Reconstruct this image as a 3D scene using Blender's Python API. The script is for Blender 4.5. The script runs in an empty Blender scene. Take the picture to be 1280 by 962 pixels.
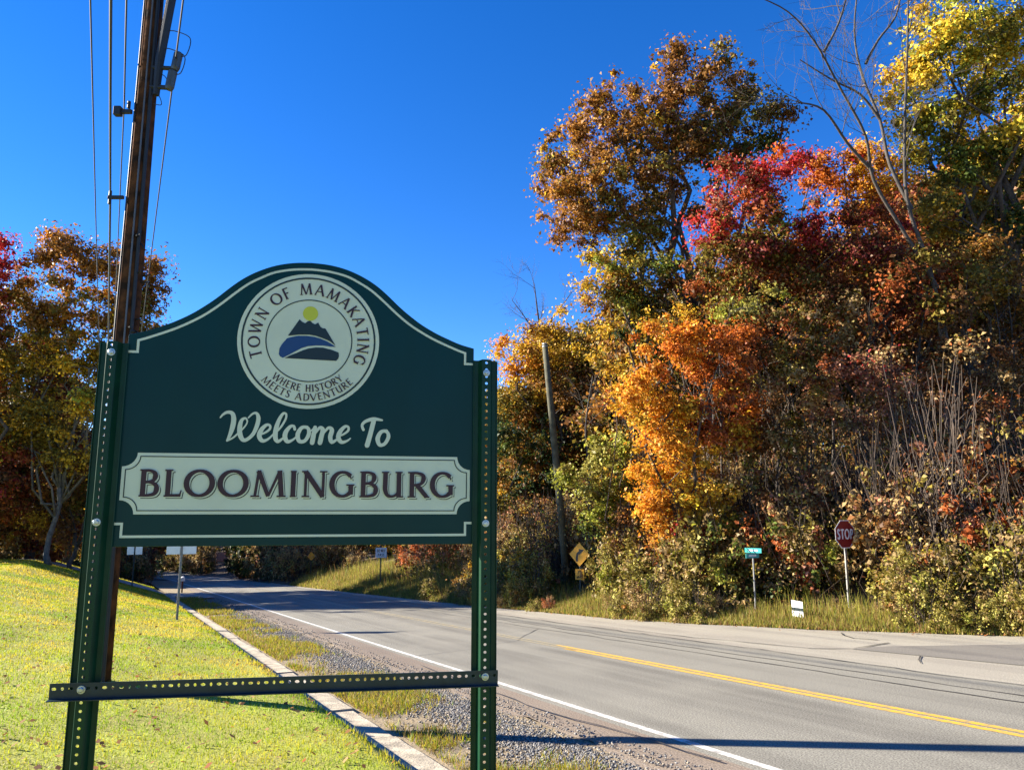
import bpy, bmesh, math, random
import numpy as np
from mathutils import Vector, Matrix

R = math.radians
rng = np.random.default_rng(11)
random.seed(11)
sc = bpy.context.scene
col = sc.collection

# ------------------------------------------------------------------ camera, sky, sun, exposure
EYE = np.array([0.0, 0.0, 2.0]); FPX = 960.0; PITCH = R(9.4)
cam_d = bpy.data.cameras.new('camera'); cam = bpy.data.objects.new('camera', cam_d); col.objects.link(cam)
cam_d.sensor_width = 36.0; cam_d.lens = 36.0 * FPX / 1280.0; cam_d.clip_start = 0.05; cam_d.clip_end = 2000
cam.location = EYE; cam.rotation_euler = (R(90) + PITCH, 0, 0)
sc.camera = cam

SUN_EL = R(23.0)
sun_h = np.array([-0.979, 0.204]); sun_h /= np.linalg.norm(sun_h)
SUN = np.array([sun_h[0] * math.cos(SUN_EL), sun_h[1] * math.cos(SUN_EL), math.sin(SUN_EL)])
w = bpy.data.worlds.new('World'); sc.world = w; w.use_nodes = True
nt = w.node_tree; bg = nt.nodes['Background']
sky = nt.nodes.new('ShaderNodeTexSky'); sky.sky_type = 'NISHITA'; sky.sun_disc = False
sky.sun_elevation = SUN_EL; sky.sun_rotation = math.atan2(sun_h[0], sun_h[1])
sky.altitude = 200; sky.air_density = 0.75; sky.dust_density = 0.0; sky.ozone_density = 3.0
hs = nt.nodes.new('ShaderNodeHueSaturation'); hs.inputs['Saturation'].default_value = 1.31; hs.inputs['Hue'].default_value = 0.513; hs.inputs['Value'].default_value = 1.0
nt.links.new(sky.outputs[0], hs.inputs['Color']); nt.links.new(hs.outputs[0], bg.inputs['Color'])
bg.inputs['Strength'].default_value = 0.076
sl = bpy.data.lights.new('sun', 'SUN'); so = bpy.data.objects.new('sun', sl); col.objects.link(so)
sl.energy = 5.0; sl.angle = R(0.5); sl.color = (1.0, 0.92, 0.78)
so.location = (-40, 10, 40); so.rotation_euler = Vector(-SUN).to_track_quat('-Z', 'Y').to_euler()
sc.view_settings.view_transform = 'Standard'; sc.view_settings.look = 'None'
sc.view_settings.exposure = 1.98; sc.view_settings.gamma = 1.0; sc.view_settings.use_curve_mapping = False
sc.render.engine = 'CYCLES'
sc.cycles.max_bounces = 6; sc.cycles.diffuse_bounces = 3; sc.cycles.glossy_bounces = 2
sc.cycles.transmission_bounces = 3; sc.cycles.transparent_max_bounces = 4

# ------------------------------------------------------------------ place helpers
cp, sp = math.cos(PITCH), math.sin(PITCH)
def at(px, py, depth):
    """world point seen at a pixel of the 1280x962 photograph, `depth` metres along the view axis"""
    a = (px - 640) / FPX; b = -(py - 481) / FPX
    return EYE + depth * np.array([a, cp - b * sp, b * cp + sp])
D2 = np.array([-0.4476, 0.8942]); U2 = np.array([0.8942, 0.4476])   # along the road (away), across the road (to the right)
G = -0.057
S0, RAD = 95.0, 90.0
def W(s, u):
    s = np.asarray(s, float); u = np.asarray(u, float)
    st = np.minimum(s, S0); th = np.maximum(s - S0, 0) / RAD
    # past S0 the road bends to the left about a centre at u=-RAD+8
    c = -RAD + 8.0
    rr = u - c
    uu = c + rr * np.cos(th); ss = st + rr * np.sin(th)
    return ss * D2[0] + uu * U2[0], ss * D2[1] + uu * U2[1]
def SU(x, y):
    return x * D2[0] + y * D2[1], x * U2[0] + y * U2[1]
def zr(s):
    s = np.asarray(s, float)
    return np.where(s < 110, G * s, G * 110 - 0.02 * (s - 110))
E_S = [-60, -8, 0, 5, 8, 10, 13.5, 17, 20, 29, 45, 60, 400]
E_U = [60, 40, 31, 25, 20.5, 17.4, 15.4, 14.1, 13.4, 12.7, 12.2, 11.9, 11.9]
def edge_u(s): return np.interp(s, E_S, E_U)
LIP = 2.36
def H(s, u):
    s = np.asarray(s, float); u = np.asarray(u, float)
    z = zr(s)
    # right bank
    d = u - edge_u(s)
    steep = np.interp(s, [0, 22, 34, 60, 90], [0.42, 0.42, 0.30, 0.22, 0.12])
    br = np.interp(d, [-1, 0, 0.4, 1.5, 3.0], [0, 0, 0.05, 0.16, 0.45]) + np.clip(d - 3, 0, 26) * steep + np.clip(d - 29, 0, 200) * 0.08
    # left lawn
    e = LIP - u
    k = np.interp(s, [0, 45, 60, 90], [0.05, 0.335, 0.335, 0.12])
    fl = np.interp(s, [-40, 62, 90], [0.22, 0.22, 0.10])
    bl = np.where(e > 0, 0.05 + (fl - 0.03)*np.clip(e/0.05, 0, 1) + np.minimum(e, 6) * k + np.clip(e - 6, 0, 300) * 0.02, 0)
    mid = np.interp(u, [2.6, 3.0, 4.6, 4.8], [0.03, 0.02, -0.03, -0.02])
    lump = 0.03 * np.sin(u * 1.3 + s * 0.4) * np.sin(s * 0.9 - u * 0.5) * (e > 0.3)
    return z + np.where(u < LIP, bl + lump, np.where(u < 4.8, mid, br))
def Hxy(x, y):
    s, u = SU(x, y); return float(H(s, u))

# ------------------------------------------------------------------ object helpers
def link(o, parent=None):
    col.objects.link(o)
    if parent is not None: o.parent = parent
    return o
def tag(o, label=None, cat=None, group=None, kind=None):
    if label: o['label'] = label
    if cat: o['category'] = cat
    if group: o['group'] = group
    if kind: o['kind'] = kind
    return o
def empty(name, loc, rz=0.0):
    o = bpy.data.objects.new(name, None); o.empty_display_size = 0.2
    o.location = loc; o.rotation_euler = (0, 0, rz); return link(o)
def raw_mesh(name, v, f, k, mat=None, colr=None, smooth=False):
    """fast mesh: v (n,3), f (m,k) index array"""
    me = bpy.data.meshes.new(name); v = np.asarray(v, np.float32); f = np.asarray(f, np.int32)
    me.vertices.add(len(v)); me.vertices.foreach_set('co', v.ravel())
    me.loops.add(f.size); me.loops.foreach_set('vertex_index', f.ravel())
    me.polygons.add(len(f)); me.polygons.foreach_set('loop_start', np.arange(0, f.size, k, dtype=np.int32))
    if smooth: me.polygons.foreach_set('use_smooth', np.ones(len(f), bool))
    me.update(calc_edges=True)
    if colr is not None:
        at_ = me.attributes.new('tint', 'FLOAT_COLOR', 'FACE')
        c4 = np.ones((len(f), 4), np.float32); c4[:, :3] = colr
        at_.data.foreach_set('color', c4.ravel())
    if mat: me.materials.append(mat)
    return me
def mobj(name, me, parent=None): return link(bpy.data.objects.new(name, me), parent)

class MB:
    """collects polygons of any size and builds one mesh object"""
    def __init__(self): self.v = []; self.f = []
    def add(self, vs, fs):
        b = len(self.v); self.v += [tuple(map(float, p)) for p in vs]; self.f += [tuple(b + i for i in q) for q in fs]
    def box(self, c, d, rot=None):
        x, y, z = np.array(d) / 2.0
        p = np.array([[-x,-y,-z],[x,-y,-z],[x,y,-z],[-x,y,-z],[-x,-y,z],[x,-y,z],[x,y,z],[-x,y,z]])
        if rot is not None: p = p @ np.array(rot).T
        self.add(p + np.array(c), [(0,3,2,1),(4,5,6,7),(0,1,5,4),(1,2,6,5),(2,3,7,6),(3,0,4,7)])
    def tube(self, pts, rad, n=8, cap=True):
        pts = [np.array(p, float) for p in pts]; rad = rad if hasattr(rad, '__len__') else [rad] * len(pts)
        vs = []; fs = []; up = np.array([0.31, 0.87, 0.38])
        for i, p in enumerate(pts):
            t = pts[min(i + 1, len(pts) - 1)] - pts[max(i - 1, 0)]; t = t / (np.linalg.norm(t) + 1e-9)
            a = np.cross(t, up); a /= np.linalg.norm(a) + 1e-9; b = np.cross(t, a)
            for k in range(n):
                th = 2 * math.pi * k / n; vs.append(p + rad[i] * (math.cos(th) * a + math.sin(th) * b))
        for i in range(len(pts) - 1):
            for k in range(n):
                fs.append((i*n+k, i*n+(k+1)%n, (i+1)*n+(k+1)%n, (i+1)*n+k))
        if cap: fs.append(tuple(range(n))[::-1]); fs.append(tuple((len(pts)-1)*n + k for k in range(n)))
        self.add(vs, fs)
    def prism(self, poly, y0, y1):
        """2D outline (x,z) extruded from y0 to y1"""
        n = len(poly); vs = [(p[0], y0, p[1]) for p in poly] + [(p[0], y1, p[1]) for p in poly]
        fs = [tuple(range(n)), tuple(range(2*n-1, n-1, -1))] + [(i, n+i, n+(i+1)%n, (i+1)%n) for i in range(n)]
        self.add(vs, fs)
    def flat(self, poly, y):
        self.add([(p[0], y, p[1]) for p in poly], [tuple(range(len(poly)))])
    def build(self, name, mat, parent=None, smooth=False, bevel=0):
        me = bpy.data.meshes.new(name); me.from_pydata(self.v, [], self.f); me.update()
        if mat: me.materials.append(mat)
        if smooth:
            me.polygons.foreach_set('use_smooth', np.ones(len(me.polygons), bool))
        o = mobj(name, me, parent)
        if bevel:
            m = o.modifiers.new('b', 'BEVEL'); m.width = bevel; m.segments = 2; m.limit_method = 'ANGLE'
        return o

# ------------------------------------------------------------------ materials
MATS = {}
def mat_new(name):
    m = bpy.data.materials.new(name); m.use_nodes = True; MATS[name] = m
    return m, m.node_tree, m.node_tree.nodes['Principled BSDF']
def pbr(name, c, rough=0.6, metal=0.0, spec=0.5, noise=0.0, scale=20.0, bump=0.0, c2=None, detail=4, bscale=None):
    m, t, b = mat_new(name)
    b.inputs['Roughness'].default_value = rough; b.inputs['Metallic'].default_value = metal
    b.inputs['Specular IOR Level'].default_value = spec
    tc = t.nodes.new('ShaderNodeTexCoord')
    if noise or c2:
        n = t.nodes.new('ShaderNodeTexNoise'); n.inputs['Scale'].default_value = scale; n.inputs['Detail'].default_value = detail
        t.links.new(tc.outputs['Object'], n.inputs['Vector'])
        r = t.nodes.new('ShaderNodeValToRGB'); c2 = c2 or tuple(x * (1 - noise) for x in c)
        r.color_ramp.elements[0].position = 0.35; r.color_ramp.elements[1].position = 0.65
        r.color_ramp.elements[0].color = (*c2, 1); r.color_ramp.elements[1].color = (*c, 1)
        t.links.new(n.outputs['Fac'], r.inputs['Fac']); t.links.new(r.outputs[0], b.inputs['Base Color'])
    else: b.inputs['Base Color'].default_value = (*c, 1)
    if bump:
        n2 = t.nodes.new('ShaderNodeTexNoise'); n2.inputs['Scale'].default_value = bscale or scale * 2; n2.inputs['Detail'].default_value = 5
        t.links.new(tc.outputs['Object'], n2.inputs['Vector'])
        bp = t.nodes.new('ShaderNodeBump'); bp.inputs['Strength'].default_value = bump; bp.inputs['Distance'].default_value = 0.02
        t.links.new(n2.outputs['Fac'], bp.inputs['Height']); t.links.new(bp.outputs[0], b.inputs['Normal'])
    return m
def leaf_mat(name, trans=0.35, rough=0.55):
    m, t, b = mat_new(name)
    a = t.nodes.new('ShaderNodeAttribute'); a.attribute_name = 'tint'
    t.links.new(a.outputs['Color'], b.inputs['Base Color'])
    b.inputs['Roughness'].default_value = rough; b.inputs['Specular IOR Level'].default_value = 0.25
    tr = t.nodes.new('ShaderNodeBsdfTranslucent'); t.links.new(a.outputs['Color'], tr.inputs['Color'])
    mx = t.nodes.new('ShaderNodeMixShader'); mx.inputs[0].default_value = trans
    t.links.new(b.outputs[0], mx.inputs[1]); t.links.new(tr.outputs[0], mx.inputs[2])
    t.links.new(mx.outputs[0], t.nodes['Material Output'].inputs['Surface'])
    return m
M_LEAF = leaf_mat('autumn_leaf', 0.35)
M_GRASS = leaf_mat('grass_blade', 0.45)
M_BARK = pbr('bark', (0.10, 0.075, 0.055), 0.9, noise=0.55, scale=9, bump=0.6)
M_BARKP = pbr('pale_bark', (0.27, 0.24, 0.20), 0.9, noise=0.5, scale=7, bump=0.5)
M_STEM = pbr('dry_stem', (0.085, 0.06, 0.043), 0.9, noise=0.5, scale=3)
M_LITTER = pbr('leaf_litter', (0.11, 0.065, 0.032), 0.95, c2=(0.045, 0.03, 0.017), scale=4, bump=0.8, detail=8, bscale=14)

def road_material(name, base, dark, light, agg=55.0):
    m, t, b = mat_new(name)
    b.inputs['Roughness'].default_value = 0.85; b.inputs['Specular IOR Level'].default_value = 0.3
    uv = t.nodes.new('ShaderNodeUVMap'); uv.uv_map = 'su'
    def noise(scale, sx, sy, det=4):
        mp = t.nodes.new('ShaderNodeMapping'); mp.inputs['Scale'].default_value = (sx, sy, 1)
        n = t.nodes.new('ShaderNodeTexNoise'); n.inputs['Scale'].default_value = scale; n.inputs['Detail'].default_value = det
        t.links.new(uv.outputs[0], mp.inputs[0]); t.links.new(mp.outputs[0], n.inputs['Vector']); return n
    n1 = noise(1.0, 0.05, 1.5, 5); n2 = noise(1.0, 0.6, 0.9, 6); n3 = noise(agg, 1, 1, 2)
    r1 = t.nodes.new('ShaderNodeValToRGB'); r1.color_ramp.elements[0].color = (*dark, 1); r1.color_ramp.elements[1].color = (*base, 1)
    r1.color_ramp.elements[0].position = 0.36; r1.color_ramp.elements[1].position = 0.58
    t.links.new(n1.outputs['Fac'], r1.inputs['Fac'])
    r2 = t.nodes.new('ShaderNodeValToRGB'); r2.color_ramp.elements[0].position = 0.45; r2.color_ramp.elements[1].position = 0.75
    t.links.new(n2.outputs['Fac'], r2.inputs['Fac'])
    mx = t.nodes.new('ShaderNodeMixRGB'); mx.inputs[2].default_value = (*light, 1)
    ml = t.nodes.new('ShaderNodeMath'); ml.operation = 'MULTIPLY'; ml.inputs[1].default_value = 0.5
    t.links.new(r2.outputs[0], ml.inputs[0]); t.links.new(ml.outputs[0], mx.inputs[0]); t.links.new(r1.outputs[0], mx.inputs[1])
    ov = t.nodes.new('ShaderNodeMixRGB'); ov.blend_type = 'OVERLAY'; ov.inputs[0].default_value = 0.85
    r3 = t.nodes.new('ShaderNodeValToRGB'); r3.color_ramp.elements[0].position = 0.36; r3.color_ramp.elements[1].position = 0.64; r3.color_ramp.elements[0].color = (.22, .22, .22, 1); r3.color_ramp.elements[1].color = (.74, .74, .74, 1); t.links.new(n3.outputs['Fac'], r3.inputs['Fac'])
    t.links.new(mx.outputs[0], ov.inputs[1]); t.links.new(r3.outputs[0], ov.inputs[2])
    t.links.new(ov.outputs[0], b.inputs['Base Color'])
    bp = t.nodes.new('ShaderNodeBump'); bp.inputs['Strength'].default_value = 0.35; bp.inputs['Distance'].default_value = 0.006
    t.links.new(n3.outputs['Fac'], bp.inputs['Height']); t.links.new(bp.outputs[0], b.inputs['Normal'])
    return m
M_ROAD = road_material('asphalt', (0.205, 0.192, 0.156), (0.138, 0.128, 0.105), (0.26, 0.243, 0.195))
M_SHOULD = road_material('brown_asphalt', (0.20, 0.155, 0.115), (0.14, 0.11, 0.085), (0.24, 0.20, 0.155))
M_APRON = road_material('apron_asphalt', (0.30, 0.272, 0.215), (0.23, 0.205, 0.165), (0.35, 0.315, 0.25))
M_PATCH = road_material('patch_asphalt', (0.17, 0.155, 0.13), (0.14, 0.125, 0.105), (0.20, 0.18, 0.15))
M_DRIVE = road_material('drive_gravel', (0.28, 0.26, 0.23), (0.21, 0.20, 0.18), (0.33, 0.30, 0.26), 30)
M_TAR = pbr('tar', (0.035, 0.032, 0.03), 0.7, noise=0.3, scale=8)
def paint(name, c, under):
    m, t, b = mat_new(name); b.inputs['Roughness'].default_value = 0.7
    uv = t.nodes.new('ShaderNodeUVMap'); uv.uv_map = 'su'
    n = t.nodes.new('ShaderNodeTexNoise'); n.inputs['Scale'].default_value = 9; n.inputs['Detail'].default_value = 8; n.inputs['Roughness'].default_value = 0.75
    t.links.new(uv.outputs[0], n.inputs['Vector'])
    r = t.nodes.new('ShaderNodeValToRGB'); r.color_ramp.elements[0].position = 0.40; r.color_ramp.elements[1].position = 0.55
    r.color_ramp.elements[0].color = (*under, 1); r.color_ramp.elements[1].color = (*c, 1)
    t.links.new(n.outputs['Fac'], r.inputs['Fac']); t.links.new(r.outputs[0], b.inputs['Base Color']); return m
M_WHITE = paint('white_road_paint', (0.62, 0.60, 0.55), (0.28, 0.26, 0.23))
M_YELLOW = paint('yellow_road_paint', (0.66, 0.36, 0.02), (0.30, 0.22, 0.10))
M_YELLOWF = paint('faded_yellow_paint', (0.36, 0.27, 0.10), (0.20, 0.19, 0.155)); M_YELLOWF.node_tree.nodes['Color Ramp'].color_ramp.elements[1].position = 0.62; M_YELLOWF.node_tree.nodes['Color Ramp'].color_ramp.elements[0].position = 0.44
M_CONC = pbr('concrete', (0.48, 0.41, 0.30), 0.9, c2=(0.26, 0.22, 0.16), scale=6, bump=0.5, detail=8, bscale=40)
M_SOIL = pbr('verge_soil', (0.28, 0.21, 0.12), 0.95, c2=(0.17, 0.13, 0.075), scale=5, bump=0.8, detail=8, bscale=30)
M_LAWN = pbr('lawn_soil', (0.30, 0.33, 0.02), 0.95, c2=(0.26, 0.24, 0.03), scale=1.2, bump=0.8, detail=8, bscale=40)
M_STONE = leaf_mat('gravel_stone', 0.0, 0.85)

# ------------------------------------------------------------------ ground sheets
def sheet(name, ss, us, mat, dz=0.0, parent=None, ulim=None, kind='structure'):
    """a grid over (s,u); ulim = (function lo, function hi) keeps each row between two edges"""
    ss = np.asarray(ss, float); us = np.asarray(us, float)
    Sg, Ug = np.meshgrid(ss, us, indexing='ij')
    if ulim:
        lo = ulim[0](ss)[:, None]; hi = ulim[1](ss)[:, None]
        Ug = lo + (hi - lo) * ((us - us[0]) / (us[-1] - us[0]))[None, :]
    X, Y = W(Sg, Ug); Z = H(Sg, Ug) + (dz(Sg, Ug) if callable(dz) else dz)
    v = np.stack([X, Y, Z], -1).reshape(-1, 3); n, m = Sg.shape
    i = np.arange(n - 1)[:, None] * m + np.arange(m - 1)[None, :]; i = i.ravel()
    f = np.stack([i, i + m, i + m + 1, i + 1], -1)[:, ::-1]
    me = raw_mesh(name, v, f, 4, mat, smooth=True)
    uvl = me.uv_layers.new(name='su'); li = f.ravel()
    uvv = np.stack([Sg.ravel()[li], Ug.ravel()[li]], -1).astype(np.float32)
    uvl.data.foreach_set('uv', uvv.ravel())
    o = mobj(name, me, parent)
    if parent is None: o['kind'] = kind
    return o
def cat(*a): return np.unique(np.round(np.concatenate(a), 4))
sA = cat(np.arange(-60, 0, 4), np.arange(0, 70, 1.5), np.arange(70, 130, 4), np.arange(130, 200, 8))
uA = cat(np.arange(-78, -14, 6), np.arange(-14, 2.2, 0.8), [LIP - .3, LIP - .06, LIP - .05, LIP, LIP + .02, 3.0, 4.6, 4.8, 8, 11], np.arange(11.5, 34, 0.75), np.arange(34, 60, 3), np.arange(60, 260, 20))
g_ = sheet('ground', sA, uA, M_LITTER, lambda s, u: np.where((u < LIP + .02), -0.05, np.where(u < edge_u(s) + 0.3, -0.12, -0.02)))
ring = MB(); N_ = 48
outer = [(900*math.cos(2*math.pi*k/N_), 900*math.sin(2*math.pi*k/N_), -16.0) for k in range(N_)]
ring.add(outer, [tuple(range(N_))]); far = ring.build('far_ground', M_LITTER); tag(far, kind='structure')

sR = cat(np.arange(-60, 95, 2.0), np.arange(95, 200, 3.0))
road = sheet('road', sR, [5.32, 7, 8.65, 10, 11.5], M_ROAD, 0.0)
for nm, u0, u1, m_, s0, s1 in [('edge_line', 5.46, 5.56, M_WHITE, -60, 180), ('centre_line', 8.50, 8.61, M_YELLOW, -60, 14.6), ('centre_line', 8.67, 8.78, M_YELLOW, -60, 15.2), ('centre_line', 8.53, 8.62, M_YELLOWF, 14.2, 180), ('centre_line', 8.70, 8.79, M_YELLOWF, 15.2, 180)]:
    sheet(nm, cat(np.arange(s0, s1, 2.0), [s1] if s1 < 100 else []), [u0, u1], m_, 0.004, parent=road)
def wob(a, k1, k2, k3): return lambda s: a + k1*np.sin(s*1.7) + k2*np.sin(s*4.3 + 1) + k3*np.sin(s*9.1 + 2)
sheet('shoulder', cat(np.arange(-30, 95, 0.25)), np.linspace(4.6, 5.33, 4), M_SHOULD, 0.010, ulim=(wob(4.66, .05, .04, .03), lambda s: 5.335 + 0*s)).location.z = -0.004
apr_lo = lambda s: 11.495 + 0*s
apr_hi = lambda s: edge_u(s) + 0.06*np.sin(s*2.1) + 0.05*np.sin(s*5.3)
apron = sheet('apron', cat(np.arange(-8, 70, 0.5)), np.linspace(0, 1, 8), M_APRON, -0.006, ulim=(apr_lo, apr_hi))
p_ = sheet('asphalt_patch', cat(np.arange(-6, 11.1, 0.5)), np.linspace(0, 1, 6), M_PATCH, 0.002, parent=apron, ulim=(lambda s: 12.9 + 0.12*(11 - s), lambda s: np.minimum(edge_u(s) - 0.4, 13.2 + 1.6*(11.2 - s))))
verge = sheet('verge', cat(np.arange(-30, 95, 0.5)), np.linspace(2.9, 4.72, 8), M_SOIL, 0.0)
drive = sheet('driveway', cat(np.arange(46, 54.1, 0.5)), np.linspace(-12, 4.9, 24), M_DRIVE, 0.05)
lawn = sheet('lawn', cat(np.arange(-14, 62, 0.5)), cat(np.arange(-30, -10, 2), np.arange(-10, 2.2, 0.4), [LIP - .2, LIP - .05, LIP - .001]), M_LAWN, 0.0)
# vertical turf edge above the kerb
ss_ = np.arange(-14, 62, 0.5); v_ = []
for s in ss_:
    x, y = W(s, LIP - .002); zt = float(H(s, LIP - .002)); v_ += [(x, y, zt + 0.001), (x, y, zt - 0.45)]
i_ = np.arange(len(ss_) - 1) * 2
mobj('turf_edge', raw_mesh('turf_edge', v_, np.stack([i_, i_ + 1, i_ + 3, i_ + 2], -1), 4, M_LITTER), lawn)

# road wear: sealed seams and cracks, plus one painted shadow line, each a thin strip just above the asphalt
def strip(name, pts, wd, parent, dz=0.005, mat=None, jit=0.03):
    P = []
    for (s0, u0), (s1, u1) in zip(pts[:-1], pts[1:]):
        n = max(2, int(math.hypot(s1 - s0, u1 - u0) / 0.5))
        for k in range(n): P.append((s0 + (s1 - s0)*k/n, u0 + (u1 - u0)*k/n))
    P.append(pts[-1]); P = np.array(P) + rng.normal(0, jit, (len(P), 2))
    t = np.gradient(P, axis=0); t /= np.linalg.norm(t, axis=1)[:, None] + 1e-9; nn = np.stack([-t[:, 1], t[:, 0]], -1)
    ww = wd * rng.uniform(0.35, 1.2, len(P))[:, None] / 2
    v = []
    for q in (P + nn*ww, P - nn*ww):
        x, y = W(q[:, 0], q[:, 1]); v.append(np.stack([x, y, H(q[:, 0], q[:, 1]) + dz], -1))
    v = np.stack(v, 1).reshape(-1, 3); i = np.arange(len(P) - 1) * 2
    return mobj(name, raw_mesh(name, v, np.stack([i, i + 1, i + 3, i + 2], -1), 4, mat or M_TAR), parent)
for a in [[(55, 10.35), (20, 10.2), (-5, 10.3)], [(48, 10.75), (22, 10.62), (-5, 10.75)]]: strip('seam', a, 0.05, road)
for a in [[(52, 11.42), (18, 11.46), (-5, 11.4)]]: strip('seam', a, 0.04, apron, 0.012)
strip('crack_or_shadow', [(15.4, 5.4), (15.6, 6.6), (16.6, 8.4), (18.8, 10.2)], 0.025, road)  # first leg paints a thin cast shadow in tar colour; the rest is cracking
strip('crack_or_shadow', [(11.2, 14.2), (11.0, 13.0), (11.5, 12.4)], 0.06, apron, 0.008)
strip('crack_or_shadow', [(13.0, 15.0), (12.2, 14.4), (11.6, 14.5)], 0.05, apron, 0.008)
strip('crack_or_shadow', [(11.5, 12.4), (14.5, 11.9), (17, 11.8)], 0.035, apron, 0.008)
strip('crack_or_shadow', [(9.0, 12.2), (9.6, 13.0)], 0.03, apron, 0.008)
strip('crack_or_shadow', [(26, 6.2), (25, 7.6), (25.5, 8.3)], 0.02, road)
strip('crack_or_shadow', [(14, 5.1), (9, 5.0), (6, 5.2)], 0.03, road, 0.03)

# kerb: a row of cast concrete lengths with open joints
kerb = empty('kerb', (0, 0, 0)); tag(kerb, kind='structure')
s = 3.0; ki = 0
while s < 46:
    L = rng.uniform(1.5, 2.3); a0, a1 = s + 0.012, s + L - 0.012
    du = rng.normal(0, 0.012); dzk = rng.normal(0, 0.008); us = LIP + .01 + du; wd = 0.55
    mb = MB(); v = []
    n = 5
    for i in range(n):
        q = a0 + (a1 - a0)*i/(n - 1)
        prof = [(us, -0.25), (us, 0.055), (us + 0.03, 0.07), (us + wd - 0.05, 0.06), (us + wd, 0.03), (us + wd + 0.02, -0.25)]
        for (uu, zz) in prof:
            x, y = W(q, uu + rng.normal(0, 0.004)); v.append((x, y, float(zr(q)) + zz + dzk + rng.normal(0, 0.003) * (zz > 0)))
    f = []
    for i in range(n - 1):
        for k in range(5): f.append((i*6+k, i*6+k+1, (i+1)*6+k+1, (i+1)*6+k))
    f += [tuple(range(6))[::-1], tuple((n-1)*6 + k for k in range(6))]
    mb.add(v, f); mb.build('kerb_stone', M_CONC, kerb)
    s += L; ki += 1

# ------------------------------------------------------------------ scattered ground cover (stuff)
def in_view(P, mx=0.12):
    x, y, z = P[:, 0], P[:, 1], P[:, 2] - 2.0
    f = y*cp + z*sp; up = z*cp - y*sp; a = x/np.maximum(f, .01); b = up/np.maximum(f, .01)
    return (f > 0.5) & (np.abs(a) < 0.667 + mx) & (b > -0.501 - mx) & (b < 0.501 + mx)
def vnoise(x, y, sc_, seed=0):
    r = np.random.default_rng(seed); out = 0
    for k in range(5):
        a = r.uniform(0, 6.28); f = sc_*r.uniform(0.5, 2.2); out = out + np.sin((x*math.cos(a) + y*math.sin(a))*f + r.uniform(0, 6.28))
    return out/5
def blades(name, P, h, wd, colr, lean=0.45, mat=None):
    n = len(P); th = rng.uniform(0, 2*math.pi, n); ln = rng.normal(0, lean, n); th2 = rng.uniform(0, 2*math.pi, n)
    a = np.stack([np.cos(th), np.sin(th), 0*th], -1)*(wd/2)[:, None]
    tip = P + np.stack([np.cos(th2)*ln*h, np.sin(th2)*ln*h, h], -1)
    v = np.stack([P - a, P + a, tip], 1).reshape(-1, 3); f = np.arange(3*n).reshape(-1, 3)
    return raw_mesh(name, v, f, 3, mat or M_GRASS, colr)
def mixc(cols, wts, n):
    c = np.array(cols); wts = np.array(wts, float); i = rng.choice(len(c), n, p=wts/wts.sum())
    return c[i]*np.exp(rng.normal(0, 0.14, n))[:, None]
GREEN = (0.17, 0.27, 0.008); YG = (0.37, 0.38, 0.010); STRAW = (0.52, 0.39, 0.04); TANB = (0.28, 0.19, 0.07)
def lawn_blades():
    n = 620000
    sdist = np.exp(rng.uniform(math.log(2.2), math.log(60), n)); u = rng.uniform(-26, LIP + .01, n)
    x, y = W(sdist, u); z = H(sdist, u); P = np.stack([x, y, z], -1)
    keep = in_view(P, .38) & ~((sdist > 46.2) & (sdist < 53.8) & (u > -12)); P = P[keep]; sdist = sdist[keep]; u = u[keep]
    n = len(P); d = np.linalg.norm(P, axis=1)
    h = rng.uniform(0.012, 0.036, n)*(1 + 0.02*d); h *= np.where(u > LIP - .25, 1.5, 1.0)
    wd = 0.0035 + 0.0007*d
    nz = vnoise(P[:, 0], P[:, 1], 0.9, 1)*0.6 + vnoise(P[:, 0], P[:, 1], 3.0, 2)*0.5
    dry = np.clip((d - 8)/13, 0, 1)*0.42 + 0.24 + 1.4*nz
    wv = np.clip(dry + rng.normal(0, .22, n), 0, 1)[:, None]
    wt = np.clip(wv*2, 0, 1); wt2 = np.clip(wv*2 - 1, 0, 1)
    c = (np.array(GREEN)*(1 - wt) + np.array(YG)*wt)*(1 - wt2) + np.array(STRAW)*wt2; c = c*np.exp(rng.normal(0, .12, n))[:, None]
    brn = rng.uniform(0, 1, n) < .015 + .05*(nz > .35); c[brn] = np.array(TANB)
    return tag(mobj('lawn_grass', blades('lawn_grass', P, h, wd, c)), 'short yellow green mown grass covering the lawn by the sign', 'grass', kind='stuff')
lawn_blades()
def verge_blades():
    n = 70000; s = np.exp(rng.uniform(math.log(4), math.log(48), n)); u = rng.uniform(2.98, 4.3, n)
    x, y = W(s, u); nz = vnoise(x, y, 1.6, 5) + 0.6*vnoise(x, y, 5, 6); keep = (nz*1.3 + (3.5 - u)*0.7 + rng.normal(0, .35, n) > 0.0)
    P = np.stack([x, y, H(s, u)], -1)[keep]; n = len(P); d = np.linalg.norm(P, axis=1)
    c = mixc([GREEN, YG, STRAW, TANB], [2, 1.6, 3, 4], n)*.8
    return tag(mobj('verge_grass', blades('verge_grass', P, rng.uniform(.03, .09, n)*(1 + .015*d), .004 + .0008*d, c, 0.6)), 'sparse dry grass between the kerb and the gravel', 'grass', kind='stuff')
verge_blades()
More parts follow.
